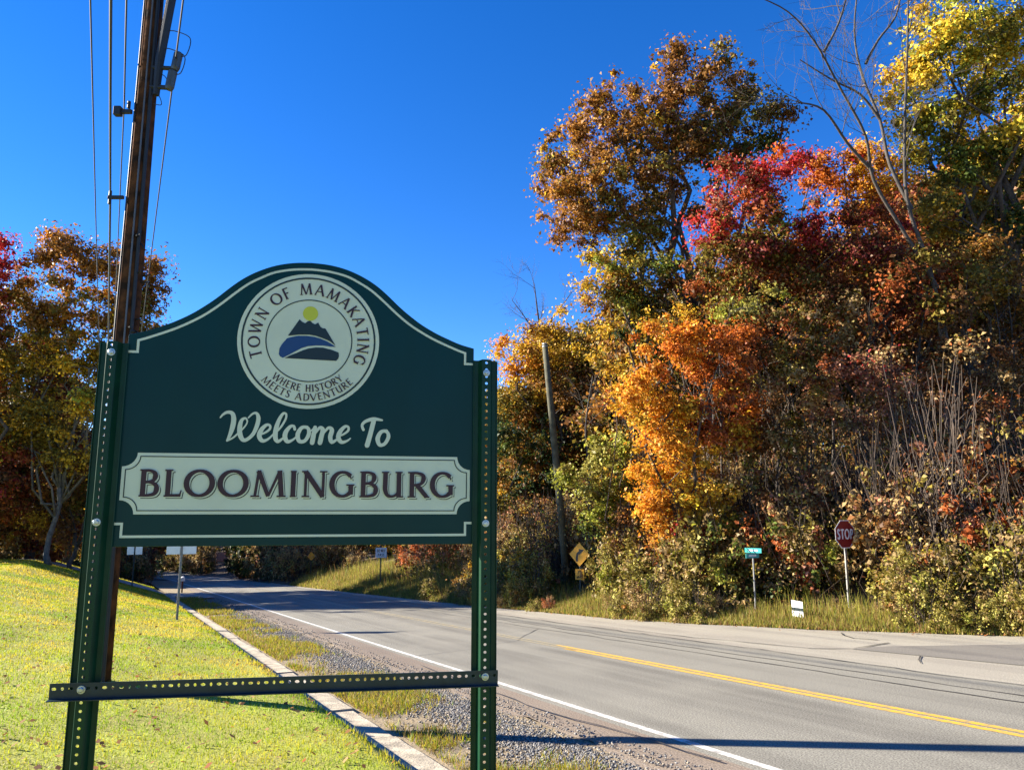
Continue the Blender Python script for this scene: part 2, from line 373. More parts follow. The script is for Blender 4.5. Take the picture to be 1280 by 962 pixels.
def tall_grass():
    n = 150000; s = rng.uniform(6, 62, n); dd = np.abs(rng.normal(0.1, 1.0, n))
    wide = (s > 27) & (rng.uniform(0, 1, n) < .7); dd = np.where(wide, rng.uniform(0, 5.5, n), dd)
    u = edge_u(s) + dd - 0.05; x, y = W(s, u); P = np.stack([x, y, H(s, u)], -1)
    k = in_view(P, .2); P = P[k]; dd = dd[k]; s = s[k]; n = len(P); d = np.linalg.norm(P, axis=1)
    nz = vnoise(P[:, 0], P[:, 1], 0.9, 8)
    h = rng.uniform(.03, .12, n)*(1 + np.clip(dd, 0, 2)*1.6)*np.exp(rng.normal(0, .25, n))*np.where(s > 27, 1.5, 1)*(1 + .5*nz)
    c = mixc([(0.13, .16, .02), (0.30, .28, .04), (.38, .29, .09), (.25, .14, .05)], [2.5, 3.5, 2, 2.5], n)
    return tag(mobj('roadside_grass', blades('roadside_grass', P, h, .008 + .0007*d, c, .35)), 'long straw coloured grass along the far edge of the road', 'grass', kind='stuff')
tall_grass()
def gravel():
    n = 38000; s = np.exp(rng.uniform(math.log(4.5), math.log(46), n)); u = rng.normal(4.15, 0.33, n)
    k = (u > 3.15) & (u < 4.95); s = s[k]; u = u[k]; x, y = W(s, u); n = len(s)
    r = rng.uniform(.007, .018, n)*(1 + .015*s)
    P = np.stack([x, y, H(s, u) + r*0.35 + np.where(u > 4.68, .03, 0)], -1)
    base = np.array([[1,0,0],[0,1,0],[-1,0,0],[0,-1,0],[0,0,.75],[0,0,-.6]], float)
    v = base[None] * rng.uniform(.6, 1.3, (n, 6, 1)) * r[:, None, None]; th = rng.uniform(0, 6.28, n); c_, s_ = np.cos(th)[:, None], np.sin(th)[:, None]
    v = np.stack([v[..., 0]*c_ - v[..., 1]*s_, v[..., 0]*s_ + v[..., 1]*c_, v[..., 2]], -1) + P[:, None]
    f0 = np.array([[0,1,4],[1,2,4],[2,3,4],[3,0,4],[1,0,5],[2,1,5],[3,2,5],[0,3,5]])
    f = (np.arange(n)[:, None, None]*6 + f0[None]).reshape(-1, 3)
    c = np.repeat(mixc([(.16, .155, .148), (.24, .228, .21), (.09, .088, .085), (.28, .23, .17)], [4, 2.5, 3.5, 2], n), 8, axis=0)
    return tag(mobj('gravel', raw_mesh('gravel', v.reshape(-1, 3), f, 3, M_STONE, c)), 'loose blue grey gravel strip beside the road shoulder', 'gravel', kind='stuff')
gravel()
def fallen():
    n = 6500; s = np.exp(rng.uniform(math.log(3), math.log(50), n)); side = rng.uniform(0, 1, n)
    u = np.where(side < .8, rng.uniform(-12, LIP, n), edge_u(s) + rng.normal(.1, .35, n)); x, y = W(s, u)
    P = np.stack([x, y, H(s, u) + .035], -1); n = len(P); sz = rng.uniform(.018, .04, n)
    th = rng.uniform(0, 6.28, n); a = np.stack([np.cos(th), np.sin(th), rng.normal(0, .35, n)], -1)*sz[:, None]; b = np.stack([-np.sin(th), np.cos(th), rng.normal(0, .35, n)], -1)*sz[:, None]*.65
    v = np.stack([P - a, P - b, P + a, P + b], 1).reshape(-1, 3)
    c = mixc([(.30, .14, .05), (.20, .09, .04), (.42, .26, .10), (.4, .12, .03)], [4, 3, 2, 1], n)
    return tag(mobj('fallen_leaves', raw_mesh('fallen_leaves', v, np.arange(4*n).reshape(-1, 4), 4, M_LEAF, c)), 'dry brown leaves scattered on the grass', 'leaves', kind='stuff')
fallen()
#PART2
# ------------------------------------------------------------------ lettering drawn as strokes
def catmull(P, n=6, closed=False):
    P = [np.array(p, float) for p in P]; out = []
    m = len(P)
    for i in range(m if closed else m - 1):
        if closed: a, b, c, d = P[(i-1) % m], P[i], P[(i+1) % m], P[(i+2) % m]
        else: a, b, c, d = P[max(i-1, 0)], P[i], P[i+1], P[min(i+2, m-1)]
        for k in range(n):
            t = k/n; out.append(.5*((2*b) + (c - a)*t + (2*a - 5*b + 4*c - d)*t*t + (3*b - a - 3*c + d)*t**3))
    out.append(P[0] if closed else P[-1]); return np.array(out)
class Ink:
    """flat strokes on a sign face (x, z); every stroke lies a hair above the one before"""
    def __init__(self, y0, step=-0.00006): self.mb = MB(); self.y = y0; self.step = step
    def ribbon(self, P, closed=False, cap=False):
        P = np.asarray(P, float); n = len(P); xy = P[:, :2]; w_ = P[:, 2]/2
        seg = np.diff(xy, axis=0); seg /= np.linalg.norm(seg, axis=1)[:, None] + 1e-12
        L = []; Rr = []
        for i in range(n):
            if closed and i in (0, n-1): t0, t1 = seg[-1], seg[0]
            else: t0, t1 = seg[max(i-1, 0)], seg[min(i, n-2)]
            n0 = np.array([-t0[1], t0[0]]); n1 = np.array([-t1[1], t1[0]]); m = n0 + n1; ml = np.linalg.norm(m)
            m = m/ml if ml > 1e-6 else n0
            k = min(1.0/max(np.dot(m, n0), 0.35), 2.0)
            L.append(xy[i] + m*w_[i]*k); Rr.append(xy[i] - m*w_[i]*k)
        dy = self.step/max(n, 1)
        vs = []
        for i in range(n): vs += [(L[i][0], self.y + dy*i, L[i][1]), (Rr[i][0], self.y + dy*i, Rr[i][1])]
        self.mb.add(vs, [(2*i, 2*i+1, 2*i+3, 2*i+2) for i in range(n-1)])
        if cap:
            for e in (0, n-1):
                r = w_[e]; self.mb.add([(xy[e][0] + r*math.cos(2*math.pi*k/8), self.y + self.step*1.5, xy[e][1] + r*math.sin(2*math.pi*k/8)) for k in range(8)], [tuple(range(8))])
        self.y += self.step*2
    def poly(self, P): self.mb.flat(P, self.y); self.y += self.step*2
T_, t_ = .17, .10
def _arc(cx, cy, rx, ry, a0, a1, n, wf):
    o = []
    for k in range(n + 1):
        a = R(a0 + (a1 - a0)*k/n); o.append((cx + rx*math.cos(a), cy + ry*math.sin(a), wf(a)))
    return o
_ring = lambda a: t_ + (T_ + .02 - t_)*abs(math.cos(a))**1.3
def sf(x0, x1, y): return ('l', [(x0, y, .055), (x1, y, .055)])
GL = {   # strokes: ('l' straight | 'c' curve, points (x, y, width)); x is scaled to the letter's width, y to its height
 'I': [('l', [(.5, 0, T_), (.5, 1, T_)]), sf(.05, .95, .03), sf(.05, .95, .97)],
 'L': [('l', [(.24, 0, T_), (.24, 1, T_)]), ('l', [(.1, .05, t_), (.95, .05, t_)]), ('l', [(.9, .05, .06), (.97, .24, .04)]), sf(.03, .47, .03), sf(.03, .47, .97)],
 'B': [('l', [(.22, 0, T_), (.22, 1, T_)]), ('c', [(.2, .95, t_), (.52, .95, t_), (.76, .87, T_*.8), (.80, .73, T_), (.70, .59, T_*.7), (.45, .535, t_), (.2, .53, t_)]),
       ('c', [(.2, .53, t_), (.55, .53, t_), (.84, .43, T_*.8), (.90, .27, T_), (.80, .11, T_*.8), (.5, .05, t_), (.2, .05, t_)]), sf(.03, .4, .03), sf(.03, .4, .97)],
 'O': [('l', _arc(.5, .5, .44, .46, 0, 360, 28, _ring))],
 'M': [('l', [(.12, 0, t_), (.21, 1, t_)]), ('l', [(.20, .98, T_), (.5, .03, T_*.8)]), ('l', [(.5, .03, t_*.8), (.80, .98, t_)]), ('l', [(.80, 1, T_), (.88, 0, T_)]), sf(.0, .25, .03), sf(.74, 1.0, .03)],
 'N': [('l', [(.16, 0, t_), (.16, 1, t_)]), ('l', [(.14, .98, T_), (.85, .02, T_)]), ('l', [(.85, 0, t_), (.85, 1, t_)]), sf(.02, .32, .03), sf(.0, .22, .97), sf(.7, 1.0, .97)],
 'G': [('l', _arc(.5, .5, .44, .46, 42, 318, 22, _ring)), ('l', [(.85, .46, T_), (.85, .10, T_)]), sf(.66, 1.0, .47), ('l', [(.80, .82, .07), (.87, .70, .03)])],
 'U': [('c', [(.2, 1, T_), (.2, .6, T_), (.2, .32, T_), (.28, .11, T_*.8), (.46, .04, t_), (.66, .09, t_), (.78, .22, t_)]), ('l', [(.8, 0, T_), (.8, 1, T_)]), sf(.04, .36, .97), sf(.64, .96, .97), sf(.74, 1.0, .03)],
 'R': [('l', [(.22, 0, T_), (.22, 1, T_)]), ('c', [(.2, .95, t_), (.48, .95, t_), (.72, .87, T_*.8), (.76, .71, T_), (.66, .55, T_*.7), (.45, .49, t_), (.2, .48, t_)]), ('l', [(.44, .5, T_), (.92, .02, T_*.9)]), sf(.03, .4, .03), sf(.03, .4, .97), sf(.8, 1.05, .02)],
 'T': [('l', [(.5, 0, T_), (.5, 1, T_)]), ('l', [(.02, .94, t_), (.98, .94, t_)]), sf(.3, .7, .03)],
 'W': [('l', [(.04, 1, T_), (.28, 0, T_)]), ('l', [(.28, 0, t_), (.5, .95, t_)]), ('l', [(.5, 1, T_), (.74, 0, T_)]), ('l', [(.74, 0, t_), (.96, 1, t_)])],
 'F': [('l', [(.24, 0, T_), (.24, 1, T_)]), ('l', [(.1, .95, t_), (.92, .95, t_)]), ('l', [(.24, .52, t_), (.78, .52, t_)]), sf(.03, .5, .03)],
 'A': [('l', [(.06, 0, t_), (.48, 1, t_)]), ('l', [(.48, 1, T_), (.92, 0, T_)]), ('l', [(.25, .36, t_*.8), (.72, .36, t_*.8)]), sf(.0, .2, .03), sf(.8, 1.05, .03)],
 'K': [('l', [(.22, 0, T_), (.22, 1, T_)]), ('l', [(.28, .46, t_), (.88, 1, t_)]), ('l', [(.36, .56, T_), (.95, 0, T_)]), sf(.03, .4, .03)],
 'H': [('l', [(.2, 0, T_), (.2, 1, T_)]), ('l', [(.8, 0, T_), (.8, 1, T_)]), ('l', [(.2, .52, t_), (.8, .52, t_)])],
 'E': [('l', [(.24, 0, T_), (.24, 1, T_)]), ('l', [(.15, .95, t_), (.92, .95, t_)]), ('l', [(.24, .52, t_), (.78, .52, t_)]), ('l', [(.15, .05, t_), (.95, .05, t_)])],
 'S': [('c', [(.84, .80, t_), (.66, .95, t_), (.36, .95, t_), (.2, .77, T_), (.38, .58, T_), (.66, .44, T_), (.82, .24, T_), (.62, .05, t_), (.34, .05, t_), (.14, .2, t_)])],
 'Y': [('l', [(.04, 1, T_), (.5, .48, T_)]), ('l', [(.96, 1, t_), (.5, .48, t_)]), ('l', [(.5, .5, T_), (.5, 0, T_)])],
 'D': [('l', [(.22, 0, T_), (.22, 1, T_)]), ('c', [(.2, .95, t_), (.5, .95, t_), (.82, .78, T_), (.88, .5, T_), (.82, .22, T_), (.5, .05, t_), (.2, .05, t_)])],
 'V': [('l', [(.04, 1, T_), (.48, 0, T_)]), ('l', [(.48, 0, t_), (.94, 1, t_)])],
 'P': [('l', [(.22, 0, T_), (.22, 1, T_)]), ('c', [(.2, .95, t_), (.5, .95, t_), (.80, .87, T_*.8), (.84, .70, T_), (.74, .53, T_*.7), (.5, .47, t_), (.2, .46, t_)])],
 '3': [('c', [(.15, .86, t_), (.45, .96, t_), (.78, .84, T_), (.70, .6, T_), (.42, .53, t_)]), ('c', [(.42, .53, t_), (.75, .48, T_), (.85, .25, T_), (.55, .04, t_), (.12, .12, t_)])],
 '0': [('l', _arc(.5, .5, .38, .46, 0, 360, 20, _ring))],
}
WID = {'I': .32, 'L': .62, 'B': .66, 'O': .98, 'M': 1.12, 'N': .86, 'G': .86, 'U': .78, 'R': .74, 'T': .72, 'W': 1.2, 'F': .6, 'A': .86, 'K': .76, 'H': .8, 'E': .62, 'S': .6, 'Y': .78, 'D': .84, 'V': .84, 'P': .64, ' ': .42, '3': .6, '0': .7}
def glyph(ink, ch, fn, wd, h, plain=False, bold=1.0):
    """fn maps letter space (metres along, metres up) to the face"""
    for kind, pts in GL.get(ch, []):
        pts = [np.array(q, float) for q in pts]
        if plain: pts = [np.array([q[0], q[1], .15]) for q in pts] if pts[0][2] > .058 else None
        if pts is None: continue
        P = catmull(pts, 5) if kind == 'c' else np.array(pts)
        Q = []
        for x, y, ww in P:
            X, Y = fn(x*wd, y*h); Q.append((X, Y, ww*h*bold))
        closed = len(Q) > 8 and math.hypot(Q[0][0] - Q[-1][0], Q[0][1] - Q[-1][1]) < 1e-5
        ink.ribbon(Q, closed)
def text_line(ink, txt, cx, y, h, total, plain=True, bold=1.0, gap=.16):
    ws = [WID[c] for c in txt]; tot = sum(ws) + gap*(len(ws) - 1); k = total/tot; x = cx - total/2
    for c, w_ in zip(txt, ws):
        glyph(ink, c, lambda a, b, x=x: (x + a, y + b), w_*k, h, plain, bold); x += (w_ + gap)*k
def text_arc(ink, txt, cx, cy, r, h, a0, a1, outward=True, gap=.14, bold=1.0):
    """outward: letters stand on the circle of radius r reading clockwise; else they hang inside, reading anticlockwise"""
    ws = [WID[c] for c in txt]; tot = sum(ws) + gap*(len(ws) - 1); x = 0; sgn = -1 if outward else 1
    arc = abs(R(a1 - a0))*r; k = arc/tot
    for c, w_ in zip(txt, ws):
        am = R(a0) + sgn*(x + w_/2)*k/r
        tx = np.array([math.sin(am), -math.cos(am)]) if outward else np.array([-math.sin(am), math.cos(am)])
        up = np.array([math.cos(am), math.sin(am)]) if outward else -np.array([math.cos(am), math.sin(am)])
        o = np.array([cx, cy]) + r*np.array([math.cos(am), math.sin(am)])
        wd = w_*k
        glyph(ink, c, lambda a, b: tuple(o + tx*(a - wd/2) + up*b), wd, h, False, bold); x += w_ + gap

# ------------------------------------------------------------------ the welcome sign
def paintmat(name, c, rough, spec=0.5, coat=0.0):
    m = pbr(name, c, rough, spec=spec, noise=0.10, scale=5)
    b = m.node_tree.nodes['Principled BSDF']; b.inputs['Coat Weight'].default_value = coat; b.inputs['Coat Roughness'].default_value = 0.25
    return m
M_BOARD = paintmat('board_green', (0.0005, 0.031, 0.030), 0.34, 0.22, 0.0)
_n = M_BOARD.node_tree; _b = _n.nodes['Principled BSDF']; _tc = _n.nodes.new('ShaderNodeTexCoord'); _mp = _n.nodes.new('ShaderNodeMapping'); _mp.inputs['Scale'].default_value = (9, 9, 1.6)
_ns = _n.nodes.new('ShaderNodeTexNoise'); _ns.inputs['Scale'].default_value = 1.5; _ns.inputs['Detail'].default_value = 7
_mr = _n.nodes.new('ShaderNodeMapRange'); _mr.inputs['To Min'].default_value = 0.22; _mr.inputs['To Max'].default_value = 0.5
_n.links.new(_tc.outputs['Object'], _mp.inputs[0]); _n.links.new(_mp.outputs[0], _ns.inputs['Vector']); _n.links.new(_ns.outputs['Fac'], _mr.inputs['Value']); _n.links.new(_mr.outputs[0], _b.inputs['Roughness'])
M_CREAM = paintmat('sign_cream', (0.62, 0.66, 0.50), 0.5)
M_INKG = paintmat('sign_dark_green', (0.004, 0.02, 0.017), 0.5)
M_MAROON = paintmat('sign_maroon', (0.035, 0.005, 0.010), 0.5)
M_SUNY = paintmat('sign_yellow', (0.55, 0.56, 0.03), 0.5)
M_BLUE = paintmat('sign_blue', (0.003, 0.045, 0.16), 0.5)
M_NAVY = paintmat('sign_navy', (0.002, 0.016, 0.020), 0.5)
M_POST = pbr('green_post_paint', (0.004, 0.040, 0.018), 0.4, spec=0.25, noise=0.25, scale=14, bump=0.05)
M_BOLT = pbr('zinc', (0.55, 0.57, 0.55), 0.4, metal=0.9, noise=0.2, scale=60)
M_BAR = pbr('blue_grey_steel', (0.014, 0.032, 0.045), 0.38, metal=0.2, noise=0.3, scale=18, bump=0.05)
TH = R(11.2); L0 = np.array([-1.3475, 2.66024])
g0 = Hxy(L0[0] + .5, L0[1] + .1) - 0.02
sign = empty('welcome_sign', (L0[0], L0[1], g0), TH)
tag(sign, 'dark green welcome sign with domed top and cream lettering on two perforated posts', 'sign')
zz = lambda z: z - g0
half = [(0, 2.926), (.065, 2.9215), (.13, 2.907), (.19, 2.882), (.24, 2.852), (.285, 2.815), (.333, 2.770), (.38, 2.732), (.42, 2.704), (.47, 2.676), (.517, 2.655), (.565, 2.636), (.618, 2.622)]
CX = .606
sm = catmull(half, 4)
top = [(CX - d, zz(z)) for d, z in sm[::-1]] + [(CX + d, zz(z)) for d, z in sm[1:]]
A0, A1, B0 = CX - .618, CX + .618, zz(1.884)
board = MB(); board.prism([(A0, B0)] + [(x, z) for x, z in top] + [(A1, B0)], 0.0, 0.022)
board_o = board.build('board', M_BOARD, sign, bevel=0.002)
# cream border line
ink = Ink(-0.0012)
in_half = [(0, 2.899), (.065, 2.8945), (.13, 2.880), (.178, 2.857), (.224, 2.829), (.268, 2.792), (.317, 2.747), (.365, 2.708), (.41, 2.679), (.46, 2.652), (.51, 2.630), (.560, 2.610), (.584, 2.602)]
si = catmull(in_half, 4)
path = [(A0 + .004, 2.560)] + [(CX - .584, 2.560)] + [(CX - d, z) for d, z in si[::-1]] + [(CX + d, z) for d, z in si[1:]] + [(CX + .584, 2.560), (A1 - .004, 2.560)]
ink.ribbon([(x, zz(z), .0085) for x, z in path])
ink.ribbon([(x, zz(z), .0085) for x, z in [(A0 + .004, 1.961), (CX - .590, 1.961), (CX - .590, 1.918), (CX + .590, 1.918), (CX + .590, 1.961), (A1 - .004, 1.961)]])
ink.mb.build('border_line', M_CREAM, board_o)
# "Welcome To"
WEL = [
 [(58,105,10),(75,84,16),(105,68,22),(136,76,28),(148,112,34),(144,162,34),(130,215,26),(112,258,14)],
 [(112,258,12),(150,238,13),(185,205,12),(225,162,11),(240,128,11),(226,106,15),(202,120,24),(192,162,32),(196,214,34),(217,250,28),(247,246,24),(285,208,26),(308,150,30),(314,102,28),(300,72,20),(275,74,15),(246,102,11)],
 [(325,215,13),(360,202,15),(394,176,17),(394,151,17),(369,149,22),(338,182,31),(326,222,33),(347,254,27),(385,244,17),(430,200,12)],
 [(430,205,12),(470,160,15),(500,105,15),(501,72,15),(480,70,19),(455,112,26),(437,175,33),(436,232,33),(455,257,24),(492,232,14)],
 [(566,174,20),(558,153,19),(534,156,23),(506,192,32),(501,228,33),(520,257,27),(556,244,16),(592,212,12)],
 [(650,156,20),(612,163,26),(588,208,32),(600,252,28),(638,250,25),(664,206,28),(658,166,24),(628,158,18)],
 [(655,176,11),(676,182,11),(702,160,14)],
 [(706,158,28),(698,205,33),(690,262,34)],
 [(704,205,14),(738,160,22),(760,174,32),(753,215,33),(744,262,34)],
 [(760,205,14),(798,160,21),(824,174,31),(814,222,32),(828,256,26),(868,232,13)],
 [(868,215,13),(904,202,15),(938,176,17),(938,151,17),(914,149,22),(883,182,31),(871,222,33),(892,254,27),(928,248,17),(956,228,10)],
 [(1046,168,20),(1036,136,20),(1062,108,23),(1118,92,27),(1178,99,14)],
 [(1118,104,34),(1098,190,34),(1076,274,36)],
 [(1212,172,22),(1174,180,27),(1150,224,33),(1164,268,27),(1200,262,25),(1226,218,28),(1220,184,24),(1192,174,18)],
]
ink = Ink(-0.0012)
for st in WEL:
    P = catmull([(.312 + (x - 55)*.000508, zz(2.356 - (y - 62)*.000537), ww*.00050) for x, y, ww in st], 6)
    ink.ribbon(P, cap=True)
o = ink.mb.build('lettering', M_CREAM, board_o); tag(o, 'cream script lettering reading Welcome To')
# banner plate with scooped corners
def scoop(x0, x1, z0, z1, r, n=7):
    P = []
    for cx, cz, a0 in [(x0, z0, 90), (x1, z0, 180), (x1, z1, 270), (x0, z1, 360)]:
        for k in range(n + 1):
            a = R(a0 - 90*k/n); P.append((cx + r*math.cos(a), cz + r*math.sin(a)))
    return P
bx0, bx1, bz0, bz1 = .002, 1.212, zz(1.993), zz(2.204)
mb = MB(); mb.flat(scoop(bx0, bx1, bz0, bz1, .048), -0.0015); banner = mb.build('banner', M_CREAM, sign)
ink = Ink(-0.0026); e_ = .0125
P = scoop(bx0 + e_, bx1 - e_, bz0 + e_, bz1 - e_, .046); P.append(P[0])
ink.ribbon([(x, z, .0034) for x, z in P], True); ink.mb.build('inset_line', M_INKG, banner)
LET = [('B', .061, .126), ('L', .142, .202), ('O', .210, .307), ('O', .321, .420), ('M', .431, .551), ('I', .564, .587), ('N', .604, .693), ('G', .705, .790), ('B', .807, .873), ('U', .884, .966), ('R', .980, 1.058), ('G', 1.067, 1.153)]
for nm, m_, dx, dz_, y0, bold in [('letter_shadow', M_INKG, .0062, -.0062, -0.0026, 1.0), ('letter_gap', M_CREAM, .0038, -.0038, -0.0040, 1.0), ('lettering', M_MAROON, 0, 0, -0.0054, 1.06)]:
    ink = Ink(y0, -0.00001)
    for c, x0, x1 in LET:
        glyph(ink, c, lambda a, b: (x0 + a + dx, zz(2.053) + b + dz_), x1 - x0, .094, bold=bold)
    o = ink.mb.build(nm, m_, banner)
    if nm == 'lettering': tag(o, 'dark maroon capital lettering reading BLOOMINGBURG')
# round seal
SX, SZ, SR = .609, zz(2.626), .2545
circ = lambda r, n=64: [(SX + r*math.cos(2*math.pi*k/n), SZ + r*math.sin(2*math.pi*k/n)) for k in range(n)]
mb = MB(); mb.flat(circ(SR), -0.0015); seal = mb.build('seal', M_CREAM, sign)
ink = Ink(-0.0026)
for r, ww in [(.935*SR, .0065), (.605*SR, .004)]:
    P = circ(r); P.append(P[0]); ink.ribbon([(x, z, ww) for x, z in P], True)
ink.mb.build('ring_line', M_INKG, seal)
ink = Ink(-0.0026, -0.00003)
text_arc(ink, 'TOWN OF MAMAKATING', SX, SZ, .685*SR, .17*SR, 202, -26, True, bold=.95)
o = ink.mb.build('lettering', M_MAROON, seal); tag(o, 'maroon capitals curving over the top of the seal')
ink = Ink(-0.0026, -0.00003); text_arc(ink, 'WHERE HISTORY', SX, SZ, .755*SR, .105*SR, 228, 312, False, bold=.95)
ink.mb.build('lettering', M_MAROON, seal)
ink = Ink(-0.0026, -0.00003); text_arc(ink, 'MEETS ADVENTURE', SX, SZ, .885*SR, .105*SR, 223, 317, False, bold=.95)
ink.mb.build('lettering', M_MAROON, seal)
nz = lambda L: [(SX + x*SR, SZ + z*SR) for x, z in L]
mb = MB(); mb.flat([(SX + .108*SR*math.cos(R(k*12)), SZ + .403*SR + .108*SR*math.sin(R(k*12))) for k in range(30)], -0.0026); mb.build('emblem_sun', M_SUNY, seal)
mb = MB(); mb.flat(nz([(-.303,.057),(-.15,.31),(-.115,.275),(-.07,.253),(-.035,.285),(0,.296),(.035,.26),(.07,.243),(.114,.272),(.15,.21),(.18,.19),(.22,.19),(.374,-.06),(.29,0),(.2,.038),(.1,.07),(0,.086),(-.15,.08)]), -0.0034); mb.build('emblem_mountain', M_NAVY, seal)
mb = MB(); mb.flat(nz([(-.314,.02),(-.22,.05),(-.15,.064),(-.04,.068),(.07,.057),(.16,.035),(.246,0),(.32,-.04),(.378,-.08),(.29,-.078),(.2,-.067),(.09,-.07),(-.018,-.086),(-.11,-.12),(-.193,-.17),(-.28,-.225),(-.358,-.27),(-.40,-.25),(-.418,-.217),(-.413,-.134),(-.38,-.07)]), -0.0026); mb.build('emblem_river', M_BLUE, seal)
mb = MB(); mb.flat(nz([(-.336,-.272),(-.25,-.225),(-.17,-.19),(-.08,-.145),(0,-.115),(.1,-.098),(.2,-.098),(.32,-.125),(.42,-.16),(.428,-.21),(.42,-.25),(.39,-.286)]), -0.0026); mb.build('emblem_hill', M_NAVY, seal)
# perforated hat-section posts: flanges at the board, web towards the viewer
def perf(bm, o, ax, ay, n, pitch, width, hw, hh):
    """row of n plate cells along ax with an eight-sided hole in each; ay is the cross direction"""
    o = Vector(o); ax = Vector(ax); ay = Vector(ay)
    for i in range(n):
        a0, a1 = i*pitch, (i+1)*pitch; c = (a0 + a1)/2
        hwi = hw[i % len(hw)]; hhi = hh[i % len(hh)]
        R_ = [bm.verts.new(o + ax*a + ay*b) for a, b in [(a0, -width/2), (a1, -width/2), (a1, width/2), (a0, width/2)]]
        K = [bm.verts.new(o + ax*(c + hwi*math.cos(R(22.5 + 45*k))) + ay*(hhi*math.sin(R(22.5 + 45*k)))) for k in range(8)]
        bm.faces.new((R_[2], R_[3], K[2], K[1])); bm.faces.new((R_[3], K[3], K[2])); bm.faces.new((R_[3], R_[0], K[4], K[3]))
        bm.faces.new((R_[0], K[5], K[4])); bm.faces.new((R_[0], R_[1], K[6], K[5])); bm.faces.new((R_[1], K[7], K[6]))
        bm.faces.new((R_[1], R_[2], K[0], K[7])); bm.faces.new((R_[2], K[1], K[0]))
def solid(bm, name, mat, parent, th, bevel=0):
    bmesh.ops.remove_doubles(bm, verts=bm.verts, dist=1e-5); bmesh.ops.recalc_face_normals(bm, faces=bm.faces)
    me = bpy.data.meshes.new(name); bm.to_mesh(me); bm.free(); me.materials.append(mat); o = mobj(name, me, parent)
    m = o.modifiers.new('s', 'SOLIDIFY'); m.thickness = th; m.offset = 0
    return o
def post(xc, ztop, length):
    bm = bmesh.new(); z0 = ztop - length; n = int(length/.0262); pt = length/n
    yf, yw = -0.004, -0.034
    def q(x0, y0, x1, y1):
        vs = [bm.verts.new((x, y, z)) for x, y, z in [(x0, y0, z0), (x1, y1, z0), (x1, y1, ztop), (x0, y0, ztop)]]; bm.faces.new(vs)
    q(xc - .045, yf - .006, xc - .043, yf); q(xc - .043, yf, xc - .026, yf); q(xc - .026, yf, xc - .0155, yw); q(xc + .0155, yw, xc + .026, yf); q(xc + .026, yf, xc + .043, yf); q(xc + .043, yf, xc + .045, yf - .006)
    perf(bm, (xc, yw, z0), (0, 0, 1), (1, 0, 0), n, pt, .031, [.0052], [.0056])
    return solid(bm, 'post', M_POST, sign, .0032)
PL, PR = -.053, 1.268
post(PL, zz(2.588), zz(2.588) + .35); post(PR, zz(2.574), zz(2.574) + .35)
def bolt(x, y, z, r=.0105):
    mb = MB(); mb.tube([(x, y + .012, z), (x, y - .0015, z), (x, y - .002, z)], [r*1.25, r*1.25, r*1.2], 14); mb.tube([(x, y - .002, z), (x, y - .008, z), (x, y - .0095, z)], [r*.85, r*.85, r*.6], 6)
    mb.build('bolt', M_BOLT, sign)
for x, z in [(PL, 2.549), (PL, 1.967), (PR, 2.522), (PR, 1.960)]: bolt(x, -.036, zz(z))
# crossbar: slotted angle bolted across the two posts
bm = bmesh.new(); bl, br_ = -.148, 1.314; zl, zr_ = zz(1.434), zz(1.421); sl_ = (zr_ - zl)/(br_ - bl); ax = Vector((1, 0, sl_)).normalized(); ay = Vector((-sl_, 0, 1)).normalized()
n = 58; perf(bm, Vector((bl, -.0405, zl)) + ay*.006, ax, ay, n, (br_ - bl)/n, .034, [.0078, .005, .0078, .0042], [.0052, .0056, .0052, .0064])
def qb(p, q_):
    vs = [bm.verts.new(Vector((bl, 0, zl)) + ax*a*(br_ - bl) + ay*b + Vector((0, y, 0))) for a, b, y in [(0, *p), (1, *p), (1, *q_), (0, *q_)]]; bm.faces.new(vs)
qb((-.011, -.0405), (-.026, -.0405)); qb((-.026, -.0405), (-.0275, -.064))
bar = solid(bm, 'crossbar', M_BAR, sign, .003)
bolt(PL, -.044, zz(1.4352)); bolt(PR, -.044, zz(1.4235))
#PART3
# ------------------------------------------------------------------ utility pole, wires
M_POLE = pbr('pole_wood', (0.11, 0.044, 0.018), 0.95, spec=0.08, c2=(0.022, 0.013, 0.009), scale=6, bump=0.7, detail=8, bscale=12)
M_GREYM = pbr('galvanised', (0.34, 0.35, 0.36), 0.5, metal=0.6, noise=0.2, scale=20)
M_DARK = pbr('black_fitting', (0.012, 0.013, 0.015), 0.6, noise=0.2, scale=20)
M_INSUL = pbr('grey_insulator', (0.05, 0.058, 0.06), 0.4, noise=0.2, scale=20)
M_WIRE = pbr('wire', (0.02, 0.02, 0.025), 0.5)
M_CONDUIT = pbr('conduit', (0.10, 0.10, 0.105), 0.45, noise=0.2, scale=10)
PX, PY = -5.2, 10.1; pz = Hxy(PX, PY)
pole = empty('utility_pole', (PX, PY, pz)); tag(pole, 'tall brown wooden utility pole carrying wires behind the welcome sign', 'utility pole')
mb = MB(); mb.tube([(0, 0, -.4), (0, 0, 2), (0.01, 0, 5), (0.0, 0.01, 8), (0, 0, 11.6)], [.158, .154, .142, .13, .115], 20); mb.build('shaft', M_POLE, pole, smooth=True)
def ang(th, r): return np.array([math.cos(th)*r, math.sin(th)*r])
for th, rr, m_ in [(R(-128), .012, M_DARK), (R(-70), .012, M_CONDUIT), (R(-42), .025, M_DARK)]:
    mb = MB(); pts = []
    for z in np.linspace(-.2, 11.0, 12):
        r0 = np.interp(z, [-.4, 2, 5, 8, 11.6], [.158, .154, .142, .13, .115]) + rr*.8; a = ang(th, r0); pts.append((a[0], a[1], z))
    mb.tube(pts, rr, 8); mb.build('conduit', m_, pole)
